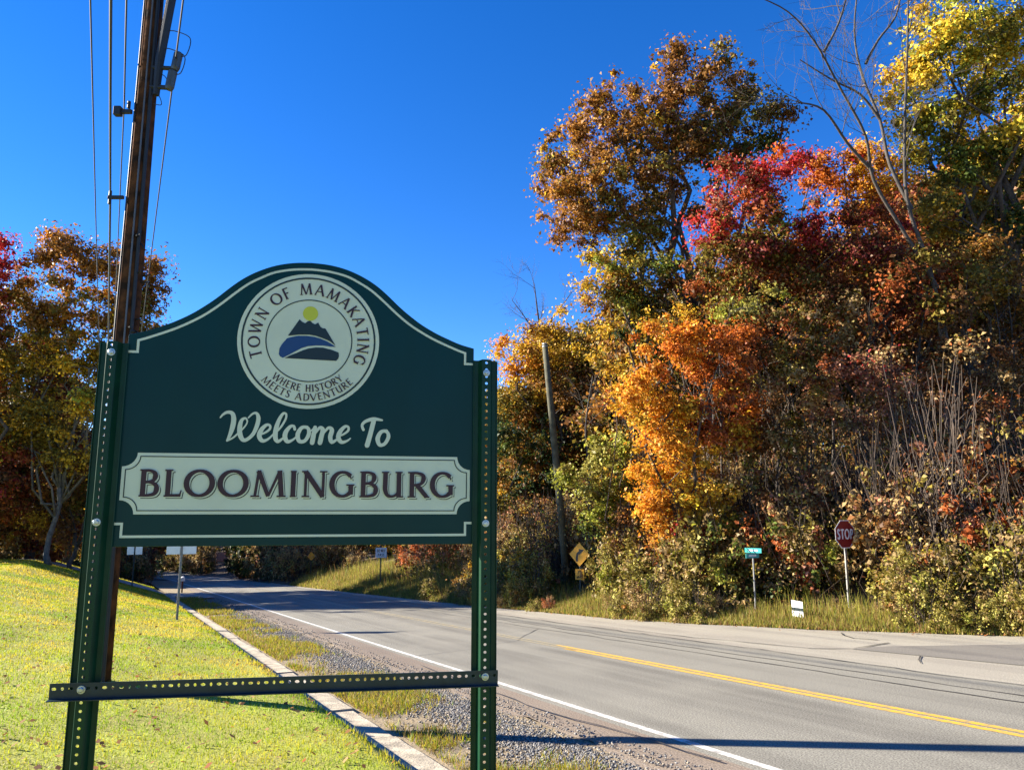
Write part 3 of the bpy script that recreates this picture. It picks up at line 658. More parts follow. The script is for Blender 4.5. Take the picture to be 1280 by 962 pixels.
# line bracket on the left, lower clamp
zb = at(165, 116, 10.3)[2] - pz
mb = MB(); mb.box((-.24, -.08, zb), (.20, .05, .06)); mb.box((-.33, -.09, zb), (.10, .09, .13)); mb.tube([(-.19, -.08, zb + .05), (-.19, -.08, zb + .16)], .025, 8); mb.build('bracket', M_DARK, pole, bevel=.008)
zc = at(157, 236, 10.3)[2] - pz
mb = MB(); mb.box((-.26, -.08, zc), (.22, .04, .05)); mb.tube([(-.34, -.08, zc - .10), (-.34, -.08, zc + .10)], .022, 8); mb.build('clamp', M_DARK, pole, bevel=.006)
# dark service mast on the right and two fuse cut-outs on arms
zt = at(205, 46, 10.3)[2] - pz
mb = MB(); mb.tube([(.19, -.10, zt - .5), (.21, -.12, zt), (.36, -.16, zt + 1.3)], [.045, .06, .065], 10); mb.build('service_mast', M_DARK, pole)
for (px, y0, y1, xo) in [(222, 34, 58, .44), (216, 60, 86, .38)]:
    za = at(px, y1, 10.3)[2] - pz; zt2 = at(px, y0, 10.3)[2] - pz
    mb = MB(); mb.tube([(.10, -.10, za + .05), (xo - .02, -.14, za + .01)], .03, 8); arm = mb.build('cutout_arm', M_DARK, pole)
    mb = MB(); mb.tube([(xo, -.14, za - .02), (xo + .01, -.14, za + .02), (xo + .04, -.14, zt2 - .02), (xo + .04, -.14, zt2)], [.05, .062, .062, .04], 10); mb.build('fuse_cutout', M_INSUL, pole, bevel=.004)
    mb = MB(); mb.tube(catmull([(xo + .04, -.14, zt2 - .05), (xo + .16, -.16, zt2 - .05), (xo + .2, -.16, zt2 + .2), (xo, -.15, zt2 + .32), (.28, -.14, zt2 + .34)], 5), .007, 5); mb.build('jumper_wire', M_WIRE, pole)
    mb = MB(); mb.tube(catmull([(.16, -.1, za - .02), (xo - .12, -.15, za - .12), (xo - .08, -.15, za - .25), (.18, -.12, za - .22)], 5), .006, 5); mb.build('jumper_wire', M_WIRE, pole)
for k in range(11):
    mb = MB(); z = rng.uniform(4.3, 5.9); th = R(rng.uniform(-60, 5)); a = ang(th, .2); mb.tube([(a[0]*.8, a[1]*.8, z), (a[0]*1.25, a[1]*1.25, z + rng.normal(0, .03))], .012, 5); mb.build('staple', M_DARK, pole)
# second pole further down the line
x2, y2 = -25.6, 49.5; z2 = Hxy(x2, y2)
pole2 = empty('utility_pole', (x2, y2, z2)); tag(pole2, 'distant utility pole at the end of the lawn, seen past the sign post', 'utility pole')
mb = MB(); mb.tube([(0, 0, -.4), (0, 0, 5), (0, 0, 10.0)], [.18, .16, .13], 12); mb.build('shaft', M_POLE, pole2, smooth=True)
mb = MB(); mb.box((0, -.16, 9.5), (2.0, .1, .12)); mb.build('crossarm', M_POLE, pole2)
def wire(name, pts, r, label, sag=None):
    mb = MB(); mb.tube(pts, r, 6); o = mb.build(name, M_WIRE); tag(o, label, 'wire', 'overhead wires on the utility pole'); return o
def span(A, B, sag, n=24):
    A = np.array(A); B = np.array(B); return [A + (B - A)*t - np.array([0, 0, sag*4*t*(1 - t)]) for t in np.linspace(0, 1, n)]
d3 = np.array([D2[0], D2[1], G])
top2 = np.array([x2, y2, z2])
A = at(240, 0, 9.0); wire('overhead_wire', span(A - d3*16, top2 + [.9, -.16, 9.58], .25), .012, 'thin wire passing right of the utility pole beside the fuse cut-outs')
A = at(139, 0, 9.6); wire('overhead_wire', span(A - d3*16, top2 + [-.9, -.16, 9.58], .25), .012, 'thin outer wire running left of the utility pole')
Bk = np.array([PX - .34, PY - .08, pz + zc + .05]); wire('overhead_cable', span(at(150, 0, 6.6) - d3*8 + [0, 0, .8], Bk, .3), .014, 'thick black cable ending at the lower clamp of the utility pole')
wire('overhead_cable', span(Bk, top2 + [-.2, -.1, 6.5], .5), .016, 'black cable leaving the lower clamp of the utility pole along the lawn')
Bk = np.array([PX - .26, PY - .08, pz + zb + .14]); wire('overhead_wire', span(at(161.5, 0, 7.0) - d3*8 + [0, 0, .8], Bk, .2), .011, 'wire ending at the upper bracket of the utility pole')
wire('overhead_wire', span(Bk, top2 + [-.3, -.16, 9.58], .6), .010, 'wire leaving the upper bracket of the utility pole along the lawn')
# leaning weathered pole on the far side of the road
M_OLDPOLE = pbr('weathered_pole', (0.10, 0.095, 0.06), 0.95, noise=0.5, scale=5, bump=0.6)
b_ = at(709, 742, 30.5); bz = Hxy(b_[0], b_[1]); t3 = at(681, 430, 31.0)
lp = empty('utility_pole', (b_[0], b_[1], bz)); tag(lp, 'leaning weathered bare pole at the edge of the woods beside the curve sign', 'utility pole')
rel = t3 - np.array([b_[0], b_[1], bz])
mb = MB(); mb.tube([-.05*rel, .33*rel + [.03, 0, 0], .66*rel + [.02, 0, 0], rel], [.155, .145, .13, .115], 14); mb.build('shaft', M_OLDPOLE, lp, smooth=True)
mb = MB(); mb.tube([rel*.99, rel*1.004], [.12, .10], 14); mb.build('cap', M_GREYM, lp)

# ------------------------------------------------------------------ road signs
M_RED = paintmat('stop_red', (0.20, 0.004, 0.009), 0.45)
M_SWHITE = paintmat('sign_white', (0.72, 0.72, 0.70), 0.45)
M_AMBER = paintmat('sign_amber', (0.80, 0.36, 0.01), 0.45)
M_SBLACK = paintmat('sign_black', (0.012, 0.012, 0.012), 0.5)
M_TEAL = paintmat('street_green', (0.03, 0.32, 0.30), 0.4)
M_ALU = pbr('aluminium_back', (0.62, 0.66, 0.70), 0.35, metal=0.75, noise=0.08, scale=6)
M_SPOST = pbr('steel_sign_post', (0.30, 0.29, 0.27), 0.5, metal=0.4, noise=0.3, scale=12)
M_DPOST = pbr('dark_sign_post', (0.04, 0.05, 0.04), 0.6, noise=0.3, scale=12)
def sign_root(name, label, base, facing, group=None):
    """facing: the direction (x, y) the sign's face looks to; local -Y is the face"""
    z = Hxy(base[0], base[1]); f = np.array(facing); rz = math.atan2(f[0], -f[1])
    r = empty(name, (base[0], base[1], z), rz); return tag(r, label, 'sign', group)
def upost(root, h, mat, r=.03):
    mb = MB(); mb.prism([(0, 0)], 0, 0) if False else None
    mb.box((0, .014, (h - .35)/2), (.062, .006, h + .35)); mb.box((-.030, .030, (h - .35)/2), (.006, .03, h + .35)); mb.box((.030, .030, (h - .35)/2), (.006, .03, h + .35))
    return mb.build('post', mat, root)
def plate(root, poly, mat, name='panel', th=.004, back=True):
    mb = MB(); mb.prism(poly, 0, th); o = mb.build(name, mat, root)
    if back:
        mb = MB(); c = np.mean(poly, axis=0); mb.flat([tuple(c + (np.array(p) - c)*.995) for p in poly], th + .0015); mb.build('panel_back', M_ALU, o)
    return o
# stop sign
b = at(1064, 777, 20.3); top_z = at(1059, 650, 20.3)[2]
st = sign_root('stop_sign', 'red octagonal stop sign on a steel post in front of the brush', b[:2], -D2)
h = top_z - Hxy(b[0], b[1]); rr = .40; cz = h - rr*math.cos(R(22.5))
upost(st, h - .05, M_SPOST)
octo = lambda r: [(r*math.cos(R(22.5 + 45*k)), cz + r*math.sin(R(22.5 + 45*k))) for k in range(8)]
face = plate(st, octo(rr), M_SWHITE); mb = MB(); mb.flat(octo(rr*.945), -.0015); mb.build('red_face', M_RED, face)
ink = Ink(-.003); text_line(ink, 'STOP', 0, cz - .13, .26, .60, True, 1.15); ink.mb.build('lettering', M_SWHITE, face)
# street name sign
b = at(945, 770, 21.0); sb = sign_root('street_name_sign', 'street name sign with two green blades on a thin pole in the brush', b[:2], (-.35, -.94))
h = at(936, 692, 21.0)[2] - Hxy(b[0], b[1])
mb = MB(); mb.tube([(0, .02, -.35), (0, .02, h - .12)], .024, 10); mb.build('post', M_SPOST, sb)
mb = MB(); mb.box((0, .02, h - .06), (.50, .012, .13)); bl_ = mb.build('blade', M_TEAL, sb); bl_.rotation_euler = (0, 0, R(50)); bl_.location = (0, 0, 0)
mb = MB(); mb.box((0, .02, h + .08), (.50, .012, .13)); bl2 = mb.build('blade', M_TEAL, sb); bl2.rotation_euler = (0, 0, R(-25))
for blx, zc_ in ((bl_, h - .06), (bl2, h + .08)):
    mb = MB(); mb.box((0, .02, zc_), (.28, .016, .045)); mb.build('name_panel', M_SWHITE, blx)
# small yard sign
b = at(998, 779, 19.6); ys = sign_root('yard_sign', 'small white yard sign with a dark band stuck in the grass at the pavement edge', b[:2], (-.72, -.69))
mb = MB(); mb.box((-.12, .01, .12), (.012, .012, .5)); mb.build('stake', M_SPOST, ys); mb = MB(); mb.box((.12, .01, .12), (.012, .012, .5)); mb.build('stake', M_SPOST, ys)
pl_ = plate(ys, [(-.15, .14), (.15, .11), (.14, .51), (-.16, .54)], M_SWHITE, th=.006, back=False)
mb = MB(); mb.flat([(-.155, .28), (.145, .27), (.145, .35), (-.155, .36)], -.0015); mb.build('printed_band', M_NAVY, pl_)
# curve warning sign with advisory plaque
b = at(725, 745, 28.5); cs = sign_root('curve_warning_sign', 'amber diamond sign with a black right curve arrow above a small plaque', b[:2], (-.58, -.81))
gz = Hxy(b[0], b[1]); cz = at(725, 693, 28.5)[2] - gz; hd = .44
upost(cs, cz + hd - .05, M_DPOST)
dm = plate(cs, [(0, cz - hd), (hd, cz), (0, cz + hd), (-hd, cz)], M_AMBER)
ink = Ink(-.002); ink.ribbon(catmull([(-.11, cz - .26, .10), (-.11, cz - .10, .10), (-.07, cz + .02, .10), (.03, cz + .09, .10)], 5)); ink.poly([(-.03, cz + .19), (.0, cz - .02), (.20, cz + .16)]); ink.poly([(-.02, cz + .20), (.21, cz + .17), (.05, cz + .06)])
ink.mb.build('arrow', M_SBLACK, dm)
pz_ = at(725, 718, 28.5)[2] - gz
pq = plate(cs, [(-.19, pz_ - .19), (.19, pz_ - .19), (.19, pz_ + .19), (-.19, pz_ + .19)], M_AMBER, 'plaque')
ink = Ink(-.002); text_line(ink, '30', 0, pz_ + .02, .13, .2, True); text_line(ink, 'MPH', 0, pz_ - .15, .11, .28, True); ink.mb.build('lettering', M_SBLACK, pq)
# white regulatory sign down the road
b = at(475, 740, 43.0); rs = sign_root('regulatory_sign', 'small white road sign with black lettering on a dark post on the grassy bank', b[:2], (.2, -.98))
gz = Hxy(b[0], b[1]); z1 = at(479, 697, 43)[2] - gz; z0_ = z1; z1 = at(479, 684.5, 43)[2] - gz
upost(rs, z1 - .03, M_DPOST)
pl_ = plate(rs, [(-.31, z0_), (.31, z0_), (.31, z1), (-.31, z1)], M_SWHITE)
ink = Ink(-.002); text_line(ink, 'DO NOT', 0, (z0_ + z1)/2 + .03, .15, .46, True); text_line(ink, 'PASS', 0, (z0_ + z1)/2 - .20, .15, .36, True); ink.mb.build('lettering', M_SBLACK, pl_)
# far amber diamond in the shade
b = at(388, 722, 62); fs = sign_root('warning_sign', 'faint amber diamond warning sign in the shade far down the road', b[:2], (.3, -.95)); gz = Hxy(b[0], b[1]); cz = at(388, 695, 62)[2] - gz
upost(fs, cz + .3, M_DPOST); plate(fs, [(0, cz - .34), (.34, cz), (0, cz + .34), (-.34, cz)], M_AMBER)
# sign seen from behind on the lawn
def lawn_point(px, py):
    a = at(px, py, 1.0) - EYE; lo, hi = 2.0, 80.0
    for _ in range(50):
        m_ = (lo + hi)/2; P = EYE + a*m_
        if P[2] > Hxy(P[0], P[1]): lo = m_
        else: hi = m_
    return EYE + a*lo, lo
b, dp = lawn_point(221, 774)
bs = sign_root('road_sign', 'square road sign seen from behind on a thin silver post on the lawn', b[:2], D2)
gz = Hxy(b[0], b[1]); z0_ = at(228, 693, dp)[2] - gz; hw_ = 17.5/960*dp
upost(bs, z0_ + hw_*2.0, M_SPOST)
plate(bs, [(-hw_, z0_), (hw_, z0_), (hw_, z0_ + 2*hw_), (-hw_, z0_ + 2*hw_)], M_SWHITE)
b = at(166, 719, 40.0)
bs = sign_root('road_sign', 'grey sign back on a dark post at the far corner of the lawn', b[:2], D2); gz = Hxy(b[0], b[1]); z0_ = at(172, 693, 40)[2] - gz
upost(bs, z0_ + .55, M_DPOST); plate(bs, [(-.36, z0_), (.36, z0_), (.36, z0_ + .6), (-.36, z0_ + .6)], M_SWHITE)
# roadside mailbox by the driveway
x, y = W(56.5, 3.9); mz = Hxy(x, y); mbx = empty('mailbox', (x, y, mz), R(26)); tag(mbx, 'small white mailbox on a post beside the driveway', 'mailbox')
mb = MB(); mb.box((0, 0, .3), (.09, .09, .9)); mb.build('post', M_POLE, mbx)
mb = MB(); mb.prism([(-.13, .75), (.13, .75), (.13, .93)] + [(.13*math.cos(R(a)), .93 + .09*math.sin(R(a))) for a in range(20, 180, 20)] + [(-.13, .93)], -.28, .28); mb.build('box', M_SWHITE, mbx)
# small house at the end of the road
M_SHING = pbr('roof_shingle', (0.36, 0.20, 0.12), 0.9, noise=0.35, scale=3, bump=0.3)
M_SIDING = pbr('white_siding', (0.70, 0.71, 0.72), 0.7, noise=0.1, scale=3)
M_GLASS = pbr('window_glass', (0.03, 0.04, 0.05), 0.08, spec=0.6)
hb = at(285, 706, 118); hz = Hxy(hb[0], hb[1]) - .3
hs_ = empty('house', (hb[0], hb[1], hz), R(-62)); tag(hs_, 'small low white house with a brown shingled gable roof at the end of the road', 'house')
mb = MB(); mb.prism([(-1.5, 0), (1.5, 0), (1.5, 1.2), (0, 2.2), (-1.5, 1.2)], -1.7, 1.7); mb.build('wall', M_SIDING, hs_)
for sgn_ in (-1, 1):
    mb = MB(); mb.add([(sgn_*1.75, -1.9, 1.06), (sgn_*1.75, 1.9, 1.06), (0, 1.9, 2.24), (0, -1.9, 2.24), (sgn_*1.75, -1.9, 1.16), (sgn_*1.75, 1.9, 1.16), (0, 1.9, 2.36), (0, -1.9, 2.36)], [(0,1,2,3),(7,6,5,4),(0,4,5,1),(1,5,6,2),(3,2,6,7),(0,3,7,4)])
    mb.build('roof', M_SHING, hs_)
for yy in (-.9, .8):
    mb = MB(); mb.box((-1.52, yy, .75), (.06, .6, .6)); mb.build('window', M_GLASS, hs_)
mb = MB(); mb.box((.1, -1.72, .75), (.7, .06, .7)); mb.build('window', M_GLASS, hs_)
#PART4
# ------------------------------------------------------------------ trees and brush
C = dict(gold=(.60,.36,.03), orange=(.60,.235,.02), dorange=(.46,.125,.015), red=(.45,.035,.03), crimson=(.26,.02,.022), bronze=(.30,.135,.025), brown=(.19,.085,.028),
         olive=(.19,.145,.024), green=(.085,.115,.018), dkgreen=(.028,.05,.014), ygreen=(.29,.30,.035), yellow=(.58,.41,.035), pink=(.33,.14,.08), tan=(.34,.23,.095), pale=(.34,.30,.07), rust=(.36,.095,.025), dkred=(.17,.03,.02))
def pal(s):
    out = []
    for t in s.split():
        k, _, n = t.partition(':'); out.append((C[k], float(n or 1)))
    return out
class Leaves:
    def __init__(self): self.P = []; self.N = []; self.S = []; self.C = []
    def clump(self, c, r, n, size, prim, allc, allw, flat=.75, jit=.25, out=None):
        d = rng.normal(0, 1, (n, 3)); d /= np.linalg.norm(d, axis=1)[:, None]
        rad = np.clip(np.abs(rng.normal(0, .62, n)) + .12, 0, 1.7)
        p = d*rad[:, None]*np.array([r, r, r*flat])
        self.P.append(c + p)
        nn = d*.8 + rng.normal(0, .75, (n, 3)) + np.array([0, 0, .55]); self.N.append(nn/np.linalg.norm(nn, axis=1)[:, None])
        self.S.append(size*np.clip(np.exp(rng.normal(0, .38, n)), .4, 1.75))
        i = rng.choice(len(allc), n, p=allw); cc = np.where((rng.uniform(0, 1, n) < .7)[:, None], prim, allc[i])
        self.C.append(cc*np.exp(rng.normal(0, jit, n))[:, None])
    def mesh(self, name, mat=None, off=None):
        P = np.concatenate(self.P); N = np.concatenate(self.N); S = np.concatenate(self.S)[:, None]; Cc = np.clip(np.concatenate(self.C), 0, .9)
        n = len(P); rv = rng.normal(0, 1, (n, 3)); a = np.cross(N, rv); a /= np.linalg.norm(a, axis=1)[:, None] + 1e-9; b = np.cross(N, a)
        fold = N*S*.22
        v = np.stack([P - a*S*.62, P + b*S*.40 + fold, P + a*S*.62 - fold*.5, P - b*S*.40 + fold], 1)
        if off is not None: v = v - np.asarray(off)[None, None]
        return raw_mesh(name, v.reshape(-1, 3), np.arange(4*n).reshape(-1, 4), 4, mat or M_LEAF, Cc)
def wander(A, B, n, amp):
    A = np.asarray(A, float); B = np.asarray(B, float); L = np.linalg.norm(B - A); t = np.linspace(0, 1, n)[:, None]
    o = A + (B - A)*t; j = rng.normal(0, amp*L, (n, 3)); j[0] = 0; j[-1] = 0; return o + j
def limbs_mesh(mb, base, fork, cents, r0, clumps, twig=.6, bow=.06):
    nt_ = 6; T = wander(base, fork, nt_, bow*.5); rad = np.linspace(r0, r0*.72, nt_); rad[0] *= 1.35
    mb.tube(list(T), list(rad), 9, True); nodes = [T[-2], T[-1]]; nr = [rad[-2], rad[-1]]
    for c in cents:
        k = rng.integers(3, nt_); B = c + (c - T[k])*.06; q = wander(T[k], B, 6, bow); q[1:-1, 2] += np.array([.02, .04, .04, .02])*np.linalg.norm(B - T[k])
        rl = r0*rng.uniform(.38, .6); rs_ = np.linspace(rl, rl*.12, 6); mb.tube(list(q), list(rs_), 6, True)
        for i in range(2, 6): nodes.append(q[i]); nr.append(rs_[i])
    N_ = np.array(nodes)
    for c in clumps:
        if rng.uniform() > twig: continue
        d = np.linalg.norm(N_ - c, axis=1); i = int(np.argmin(d + 2.0*(N_[:, 2] > c[2] + .5)))
        q = wander(N_[i], c, 4, .09); r_ = min(nr[i]*.6, .018 + .010*d[i]); mb.tube(list(q), [r_, r_*.7, r_*.45, r_*.2], 4, False)
def tree(name, label, base_px, depth, ells, leaf=.15, per=120, clr=.6, r0=.2, bark=None, group=None, dens=1.5, fork=.5, catg='tree', twig=.6, base_xy=None):
    """ells: (px, py, rx, ry, palette[, depth shift]) crown masses of this tree"""
    bx, by = (at(base_px, 640, depth)[:2] if base_xy is None else base_xy); bz = Hxy(bx, by) - .15; base = np.array([bx, by, bz])
    root = empty(name, base); tag(root, label, catg, group)
    lv = Leaves(); cents = []; clumps = []
    for e in ells:
        px, py, rx, ry, p = e[:5]; dp = depth + (e[5] if len(e) > 5 else 0)
        c = at(px, py, dp); ax, az = rx/FPX*dp, ry/FPX*dp; ay = .5*(ax + az); cents.append(c)
        P = pal(p); cols = np.array([q[0] for q in P]); wts = np.array([q[1] for q in P]); wts /= wts.sum()
        n = max(4, int(2.1*dens*ax*az/clr**2))
        for k in range(n):
            d = rng.normal(0, 1, 3); d /= np.linalg.norm(d); r = rng.uniform(.08, 1)**.42
            cc = c + d*r*np.array([ax, ay, az])*1.0; cr = clr*rng.uniform(.42, 1.45)
            if k % 4 == 0: cc = c + d*rng.uniform(.85, 1.08)*np.array([ax, ay, az]); cr *= .5
            gz = Hxy(cc[0], cc[1]); cc[2] = max(cc[2], gz + .3)
            prim = cols[rng.choice(len(cols), p=wts)]*math.exp(rng.normal(0, .16))
            lv.clump(cc, cr, int(2.25*per*(cr/clr)**2), leaf*.63, prim, cols, wts); clumps.append(cc)
    mean = np.mean(cents, axis=0); fk = base + (mean - base)*fork; fk[:2] = base[:2] + (mean[:2] - base[:2])*fork*.8
    mb = MB(); limbs_mesh(mb, base, fk, cents, r0, clumps, twig)
    mb.v = [(x - base[0], y - base[1], z - base[2]) for x, y, z in mb.v]
    mb.build('trunk', bark or M_BARK, root, smooth=True)
    mobj('crown', lv.mesh('crown', off=base), root)
    return root

M_BARKB = pbr('grey_bark', (0.16, 0.14, 0.115), 0.9, noise=0.5, scale=7, bump=0.5)
M_BARKD = pbr('dark_bark', (0.075, 0.062, 0.052), 0.9, noise=0.5, scale=7, bump=0.5)
# --- woods on the far side of the road, the trees one can tell apart
tree('oak_tree', 'tall oak with bronze and olive leaves rising highest against the sky', 905, 33,
     [(735,215,62,80,'bronze:5 gold:1 olive:1 brown:1'),(800,140,75,58,'bronze:5 gold:1 brown:1'),(880,98,70,45,'bronze:3 brown:2 olive:2'),(942,140,42,46,'brown:2 olive:3 green:1'),(845,215,85,62,'brown:3 olive:3 bronze:2'),(712,282,44,30,'bronze:3 brown:2'),(945,205,40,38,'olive:2 green:3 brown:1'),(795,300,55,40,'olive:3 bronze:2 ygreen:1'),(770,240,60,50,'olive:3 bronze:3 brown:1'),(850,160,60,50,'bronze:3 brown:2 olive:1'),(900,185,50,45,'olive:3 brown:2 green:1'),(765,165,50,45,'bronze:5 gold:1 brown:1'),(690,230,28,45,'bronze:4 gold:1'),(975,150,22,28,'brown:2 olive:2')],
     leaf=.17, per=95, clr=.58, r0=.33, dens=1.2, twig=.75, fork=.55)
tree('maple_tree', 'red topped maple in front of the tall bronze oak', 985, 28,
     [(922,232,50,36,'red:4 rust:2 pink:1 brown:1'),(972,215,38,30,'red:3 dorange:1 rust:1'),(893,282,36,34,'red:3 rust:3 brown:1'),(950,290,62,48,'rust:2 dkred:2 olive:2 brown:1'),(905,345,50,45,'olive:2 rust:2 brown:2'),(985,345,50,45,'brown:2 rust:3 olive:1')],
     leaf=.14, per=120, clr=.5, r0=.17)
tree('oak_tree', 'olive green oak low under the tall bronze oak', 830, 30,
     [(800,350,55,42,'olive:3 green:2 ygreen:1'),(765,375,45,38,'olive:3 bronze:2 gold:1'),(855,385,55,45,'olive:3 green:2 brown:1'),(820,410,50,35,'olive:2 dkgreen:2 gold:1'),(760,330,40,30,'olive:2 gold:2 ygreen:1')], leaf=.15, clr=.55, r0=.2)
tree('maple_tree', 'bright orange and gold maple behind the street name sign', 862, 24.5,
     [(838,440,52,40,'dorange:4 orange:3'),(812,515,44,50,'orange:4 gold:3'),(850,545,50,48,'orange:3 gold:4'),(868,600,46,48,'gold:5 yellow:2 orange:2'),(905,445,46,48,'dorange:3 rust:3'),(815,598,38,40,'orange:3 gold:3'),(905,520,40,45,'dorange:3 rust:2 gold:1'),(835,655,40,28,'orange:2 gold:2 bronze:1'),(895,660,30,30,'gold:3 orange:1')],
     leaf=.125, per=125, clr=.42, r0=.12, dens=1.5)
tree('maple_tree', 'gold crowned maple beside the top of the leaning pole', 700, 42,
     [(648,445,36,26,'orange:3 gold:3 olive:1'),(688,432,46,36,'gold:3 olive:2 bronze:2'),(735,415,46,46,'olive:3 gold:2 bronze:1'),(700,500,50,46,'bronze:3 olive:2 brown:1'),(745,485,40,50,'bronze:2 brown:2 olive:2'),(650,500,42,40,'gold:2 olive:3 green:1')], leaf=.17, clr=.7, r0=.25)
tree('oak_tree', 'dark green tree crowding the left edge of the woods by the leaning pole', 648, 39,
     [(640,545,38,45,'dkgreen:3 olive:2 green:2'),(675,570,40,50,'dkgreen:4 brown:1 olive:1'),(630,610,40,45,'olive:2 dkgreen:2 bronze:1'),(690,640,45,45,'dkgreen:2 brown:3'),(635,665,40,35,'bronze:2 tan:1 olive:1')], leaf=.17, clr=.7, r0=.22)
tree('young_tree', 'pale green sapling leaning out right of the leaning pole', 775, 27,
     [(758,560,30,26,'pale:3 ygreen:2'),(738,598,36,24,'pale:3 ygreen:2 olive:1'),(772,610,34,26,'ygreen:2 olive:2'),(745,645,30,24,'olive:2 ygreen:1 green:1')], leaf=.13, clr=.4, r0=.09, per=110)
tree('maple_tree', 'tall yellow and green maple at the right end of the woods', 1290, 30,
     [(1195,95,70,60,'ygreen:3 yellow:3 olive:2 green:1'),(1150,175,42,42,'ygreen:3 olive:2 yellow:1'),(1255,140,55,60,'yellow:3 gold:2 ygreen:2'),(1235,235,60,46,'green:3 olive:3 ygreen:1'),(1180,262,45,38,'gold:3 olive:2 ygreen:1'),(1265,45,60,55,'yellow:4 ygreen:2 gold:2'),(1300,290,60,50,'olive:2 gold:2 green:2'),(1225,25,60,45,'ygreen:3 olive:2 yellow:2'),(1350,120,70,90,'yellow:2 ygreen:2 gold:1'),(1140,110,34,45,'yellow:3 gold:2 ygreen:1'),(1175,40,50,40,'ygreen:2 yellow:3 gold:1'),(1200,180,55,45,'green:2 olive:3 ygreen:2')],
     leaf=.17, per=105, clr=.62, r0=.3, dens=1.4)
tree('maple_tree', 'orange maple glowing behind the bare tree', 1075, 39,
     [(1050,205,40,28,'dorange:3 red:1 orange:2'),(1095,215,42,42,'orange:3 gold:3'),(1140,250,42,42,'gold:3 orange:2 yellow:1'),(1060,255,45,36,'orange:2 gold:2 rust:1'),(1020,225,24,22,'dorange:2 rust:2')], leaf=.18, clr=.7, r0=.22)
tree('maple_tree', 'dark crimson maple at the foot of the bare tree limbs', 1090, 27,
     [(1035,285,56,38,'crimson:2 red:1 rust:3 brown:2'),(1095,285,48,36,'crimson:2 rust:2 brown:2 dkred:1'),(1060,345,66,45,'dkred:3 brown:2 olive:1'),(1130,345,52,45,'brown:2 rust:2 dkred:1'),(1015,345,40,34,'rust:2 brown:2 olive:1')], leaf=.13, clr=.5, r0=.14)
tree('young_tree', 'olive and pale green tree low in the middle of the woods', 1000, 26,
     [(950,385,44,26,'ygreen:2 pale:2 olive:3'),(1000,420,52,36,'olive:2 tan:2 rust:2'),(935,425,36,36,'rust:3 brown:2'),(970,455,55,34,'olive:3 brown:2 rust:1'),(1040,400,45,34,'olive:2 brown:2 tan:1')], leaf=.13, clr=.48, r0=.1)
tree('young_tree', 'dusty pink leaved small tree above the brush behind the stop sign', 1085, 24.5,
     [(1100,470,60,34,'pink:4 red:1 tan:2'),(1055,505,46,34,'pink:3 tan:2 olive:1'),(1120,515,50,38,'pink:2 tan:2 brown:1'),(1145,570,34,32,'red:2 pink:2 tan:1'),(1085,545,40,30,'tan:2 olive:2 pink:1')], leaf=.11, clr=.42, r0=.08, per=95, dens=1.2)
tree('oak_tree', 'bronze and olive oak at the right below the yellow maple', 1240, 28,
     [(1215,350,55,45,'bronze:3 olive:3 gold:1'),(1265,380,50,55,'bronze:3 brown:2 gold:1'),(1210,410,45,45,'brown:3 olive:2 bronze:1'),(1265,460,45,50,'bronze:2 brown:2 tan:1'),(1170,330,40,34,'olive:2 rust:2 brown:1'),(1320,420,50,60,'bronze:2 olive:2'),(1178,400,40,36,'brown:3 olive:3 bronze:2',-3.0),(1150,350,40,30,'brown:3 rust:1 olive:3',-2.8),(1210,350,40,34,'olive:3 bronze:2 gold:1',-2.5),(1190,455,30,30,'brown:2 tan:1 rust:1',-3.6)], leaf=.15, clr=.55, r0=.2)
tree('young_tree', 'tan leaved small tree at the right edge of the brush', 1255, 24.5,
     [(1245,560,42,40,'tan:3 gold:2 bronze:1'),(1215,510,34,34,'tan:2 pink:2 brown:1'),(1275,520,36,40,'tan:2 pink:1 bronze:2'),(1280,600,40,34,'tan:2 gold:1 olive:1'),(1230,460,36,34,'rust:2 brown:2 tan:1'),(1190,540,34,34,'brown:2 pink:2 tan:1',-1.2),(1260,470,34,34,'bronze:2 tan:2 brown:1',-.8),(1235,520,40,30,'rust:2 tan:1 brown:2',-1.5)], leaf=.11, clr=.42, r0=.08, per=85, dens=1.1)
